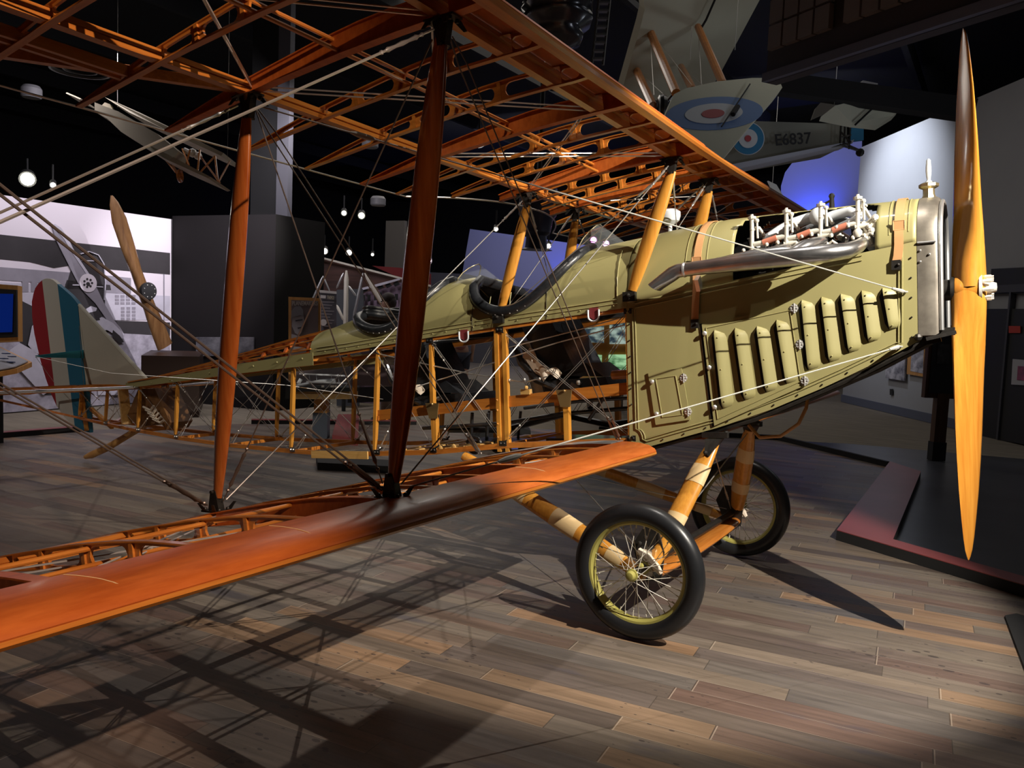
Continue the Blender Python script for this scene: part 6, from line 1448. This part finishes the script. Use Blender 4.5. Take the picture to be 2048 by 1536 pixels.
# hanging window gallery at the upper right
BRK = mat('dim_gallery_board', (.075, .075, .09), .8, noise=.15, nscale=(3, 3, 3)); PANE = mat('dusty_pane', (.24, .215, .21), .6)
GA, GB = at(1532, 166, 7.0), at(2000, -20, 5.2); gd = (GB - GA); gd.z = 0; gd.normalize(); gn = V((gd.y, -gd.x, 0)); gn = gn if gn.dot(CP - GA) > 0 else -gn
z0 = GA.z
m = M(); L_ = (V((GB.x, GB.y, 0)) - V((GA.x, GA.y, 0))).length + .6
ga = V((GA.x, GA.y, z0)); m.prism([ga - gn * .06, ga + gd * L_ - gn * .06, ga + gd * L_ - gn * .06 + V((0, 0, 2.2)), ga - gn * .06 + V((0, 0, 2.2))], gn * .12)
e = tag(m.build('window_gallery', BRK, smooth=0), 'dark boxed gallery with small paned windows hanging at the upper right', 'gallery'); GAL = e
m = M(); m.prism([ga + gn * .02, ga + gd * L_ + gn * .02, ga + gd * L_ + gn * .02 + V((0, 0, .07)), ga + gn * .02 + V((0, 0, .07))], gn * .06); m.build('bottom_moulding', mat('pale_blue_trim', (.16, .19, .28), .7), e, smooth=0)
for k in range(3):
    for j in range(4):
        for i in range(4):
            a = ga + gd * (.07 + k * .78 + i * .165) + gn * .05 + V((0, 0, .24 + j * .21)); m = M(); m.prism([a, a + gd * .145, a + gd * .145 + V((0, 0, .19)), a + V((0, 0, .19))], gn * .05); m.build('window_pane', PANE, e, smooth=0)
# black plastic wrapped duct
m = M(); c0, c1 = at(1118, -60, 7.0), at(1112, 175, 7.6); rows = []
for i in range(24):
    t = i / 23; c = c0.lerp(c1, t); rr = (.30 if t < .45 else .22) * (1 + .05 * math.sin(i * 2.1)); rr = rr * (.5 if t > .62 else 1)
    rows.append([c + CR * math.cos(u) * rr * (1 + .06 * math.sin(i * 1.7 + 5 * u)) + CF * math.sin(u) * rr for u in [2 * PI * j / 18 for j in range(19)]])
m.grid(rows); DU = tag(m.build('wrapped_duct', mat('black_plastic_film', (.028, .03, .038), .22, coat=.3), smooth=80), 'black plastic wrapped duct hanging near the top centre', 'duct'); m = M(); m.tube([c0 + V((0, 0, -.05)), V((c0.x, c0.y, 6.6))], .12, 12); m.build('duct_collar', BLKM, DU)
m = M()
for dx in (0, 22): m.beam(at(1200 + dx, -20, 8.5), at(1184 + dx, 130, 8.5), .02, .02)
for k in range(9): m.beam(at(1199 - k * 1.8, k * 16 - 10, 8.5), at(1221 - k * 1.8, k * 16 - 10, 8.5), .07, .02)
tag(m.build('lattice_truss', mat('dim_grey_truss', (.12, .12, .11), .6), smooth=0), 'dim grey ladder truss below the ceiling right of the duct', 'truss')
# blue lit ceiling projector
m = M(); c = at(1072, 455, 9.5); m.lathe(at(1072, 500, 9.5), V((0, 0, 1)), [(.19, 0), (.13, .02), (.12, .16), (.16, .2), (.18, .34), (.22, .4), (.22, .7)], 20); tag(m.build('stage_light', mat('dark_blue_housing', (.02, .025, .05), .4)), 'large dark stage light hanging against the blue wall behind the cockpits', 'spotlight'); p_ = m.v[0]
m = M(); q = at(1072, 500, 9.5); m.tube([V((q.x, q.y, q.z + .6)), V((q.x, q.y, 6.5))], .03, 6); o = m.build('hanger', BLKM); o.parent = bpy.data.objects['stage_light']
# ceiling spotlights seen in the photograph
LENS = {}
def lens(c, es):
    k = (c, es)
    if k not in LENS: LENS[k] = mat('lamp_lens_%d' % len(LENS), (.8, .8, .8), .3, emit=c, es=es)
    return LENS[k]
def ceil_spot(px, py, d, r, c, es, label, grp=None):
    p_ = at(px, py, d); m = M(); ax = (CP - p_).normalized(); ax = (ax + V((0, 0, -.25))).normalized()
    m.lathe(p_ - ax * .20, ax, [(r * .7, 0), (r * 1.15, .04), (r * 1.25, .20), (r * 1.25, .215), (r * 1.05, .205)], 16); m.tube([p_ - ax * .1, V((p_ - ax * .1)) + V((0, 0, .25))], .012, 6)
    o = tag(m.build('ceiling_spotlight', BLKM), label, 'spotlight', grp)
    m = M(); m.ball(p_ - ax * .0, r, 14); m.build('lamp_lens', lens(c, es), o)
WH = (1, .95, .85)
ceil_spot(55, 358, 11, .085, (1, .97, .8), 22, 'brightest ceiling spotlight, at the far left above the mural')
ceil_spot(106, 370, 11, .035, WH, 6, 'small ceiling light just right of the bright spotlight above the mural')
ceil_spot(958, 280, 10, .075, (1, .98, .95), 30, 'dazzling spotlight seen through the upper wing ribs')
ceil_spot(992, 458, 12, .03, WH, 8, 'small round lamp beside the rear cabane strut wires')
ceil_spot(1097, 492, 12, .035, WH, 8, 'small round lamp in front of the blue wall between the cabane struts')
ceil_spot(688, 426, 13, .04, (1, 1, .8), 3, 'left one of two small lamps high behind the tall front strut')
ceil_spot(723, 431, 13, .05, (1, 1, .75), 4, 'right one of two small lamps high behind the tall front strut')
ceil_spot(649, 502, 14, .05, WH, 8, 'leftmost lamp of the low row above the sloping rail')
ceil_spot(698, 505, 14, .045, WH, 8, 'middle lamp of the low row above the sloping rail')
ceil_spot(745, 509, 14, .025, WH, 5, 'smallest lamp of the low row above the sloping rail')
ceil_spot(855, 521, 12, .055, (1, .8, .9), 16, 'pink tinged spotlight just right of the tall front strut')
ceil_spot(1187, 480, 12, .045, (1, .25, .95), 8, 'left magenta lamp seen beyond the front windscreen')
ceil_spot(1212, 487, 12, .045, (1, .35, .95), 8, 'right magenta lamp seen beyond the front windscreen')
ceil_spot(1422, 450, 14, .05, WH, 5, 'white lamp low between the cabane strut and the hood')
# round ceiling rings and vents dimly seen
m = M(); m.ring(at(160, 140, 8), (0, 0, 1), .26, .02, 32, 6); m.ring(at(160, 140, 8), (0, 0, 1), .15, .01, 32, 6); tag(m.build('ceiling_ring', mat('dim_ring', (.08, .08, .08), .5)), 'dim round metal ring under the ceiling at the upper left', 'ceiling fixture')
DIMF = mat('dim_fixture', (.22, .22, .24), .5)
for k, (x, y, d, lb) in enumerate(((63, 196, 11, 'dim grey drum fixture under the ceiling at the far left'), (740, 296, 13, 'dim grey drum fixture seen between the upper wing ribs'), (756, 412, 14, 'dim grey drum fixture above the row of small lamps'))):
    m = M(); m.lathe(at(x, y, d), (0, 0, 1), [(.11, 0), (.13, .02), (.13, .12), (.10, .16)], 16); tag(m.build('ceiling_vent', DIMF), lb, 'ceiling fixture')
m = M(); m.beam(at(1722, 165, 12), at(1752, 171, 12), .12, .03); tag(m.build('ceiling_sign', DIMF, smooth=0), 'small pale sign plate hanging below the dark gallery', 'sign')
m = M(); m.prism([at(x, y, 13) for x, y in ((1535, 362), (1552, 370), (1575, 408), (1556, 405))], CF * .05); o = tag(m.build('white_tip', WHITE, smooth=0), 'white slanted aircraft tip poking up beyond the far wing end', 'aircraft part'); q_ = at(1545, 367, 13.02); m = M(); m.tube([q_, (q_.x, q_.y, 6.6)], .004, 4); m.build('hanging_wire', CABLE, o)
m = M(); m.beam(at(1555, 168, 9.6), at(1945, 222, 9.2), .22, .22); tag(m.build('ceiling_beam', CEIL, smooth=0), 'black ceiling beam crossing above the lit grey wall', 'beam')
# ================================================================== light
def spot(name, loc, tgt, e, c=(1, .93, .84), size=60, blend=.4, rad=.03):
    l = bpy.data.lights.new(name, 'SPOT'); l.energy = e; l.color = c; l.spot_size = math.radians(size); l.spot_blend = blend; l.shadow_soft_size = rad
    o = bpy.data.objects.new(name, l); col.objects.link(o); o.location = loc; o.rotation_euler = (V(tgt) - V(loc)).to_track_quat('-Z', 'Y').to_euler(); return o
def area(name, loc, tgt, e, c, sx, sy):
    l = bpy.data.lights.new(name, 'AREA'); l.energy = e; l.color = c; l.shape = 'RECTANGLE'; l.size = sx; l.size_y = sy
    o = bpy.data.objects.new(name, l); col.objects.link(o); o.location = loc; o.rotation_euler = (V(tgt) - V(loc)).to_track_quat('-Z', 'Y').to_euler(); return o
WARM = (1, .92, .80)
spot('key_spotlight', (1.88, -1.57, 3.59), (-1.35, 0, .72), 1230, WARM, 53, .3, .015)
spot('overhead_spotlight', (-.94, -.55, 6.0), (-1.7, -1.2, 0), 400, (1, .92, .84), 56, 1, .02)
spot('tail_spotlight', (-9.5, -3.0, 5.5), (-6, .3, 0), 260, (1, .93, .85), 55, .8, .04)
spot('wing_spotlight', (1.9, -3.9, 3.42), (-2.2, -4.1, 1.9), 640, (1, .73, .57), 54, .3, .02)
spot('fuselage_spotlight', (-1.2, -3.4, 5.6), (-3.6, 0, 1.1), 250, (1, .88, .72), 40, .6, .02)
area('mural_wash', tuple(MA + MD * 1.0 + MN * 2.2 + V((0, 0, 4.2))), tuple(MA + MD * 1.2 + V((0, 0, 1.6))), 110, (1, .93, 1), 4.5, .3)
spot('mural_spotlight', tuple(MB + MD * -.6 + MN * 3.5 + V((0, 0, 3.6))), tuple(MA + MD * 2.4 + V((0, 0, 1.5))), 420, (1, .93, .98), 50, .8, .03)
spot('wall_spotlight', tuple(onwall(1800, 360) + WN * 2.6 + V((0, 0, 1.9))), tuple(onwall(1800, 380)), 1100, (.82, .88, 1), 66, 1, .05)
spot('blue_wall_light', tuple(farp(1625, 455, 14.7)), tuple(farp(1622, 390, 15.2)), 80, (.05, .12, 1), 120, 1, .05)
spot('blue_floor_light', tuple(farp(1130, 660, 16.4)), tuple(farp(1100, 570, 17.5)), 260, (.05, .12, 1), 130, 1, .05)
area('lilac_wash', (-11, 13, 5.8), (-11, 17.4, 2.6), 90, (.75, .75, 1), 5, .4)
area('arch_wash', (-3.6, 12.6, 6.0), (-4, 15.2, 4.6), 20, (.75, .78, 1), 2, .3)
area('far_hall_light', (-9.5, 9.0, 6.3), (-9, 9, 0), 170, (1, .92, .82), 6, 5)
area('near_hall_light', (-4, 6.0, 6.3), (-4, 6, 0), 60, (1, .93, .85), 6, 4)
area('entry_light', (2.5, 6.5, 6.2), (1.5, 7, 0), 28, (.85, .9, 1), 3, 3)
spot('hanging_plane_fill', (-.3, 5.4, 2.2), (-2.3, 4.8, 4.1), 26, (.8, .88, 1), 100, 1, .2)  # added fill without a fixture, brightens the hanging biplane from below
spot('gallery_fill', (2.2, 2.6, 2.6), (-.6, 3.6, 4.2), 60, (.8, .85, 1), 90, 1, .2)  # added fill, no real lamp hangs here, lifts the dark window gallery
w = bpy.data.worlds.new('hall_air'); scene.world = w; w.use_nodes = True
w.node_tree.nodes['Background'].inputs[0].default_value = (.5, .52, .6, 1); w.node_tree.nodes['Background'].inputs[1].default_value = .012
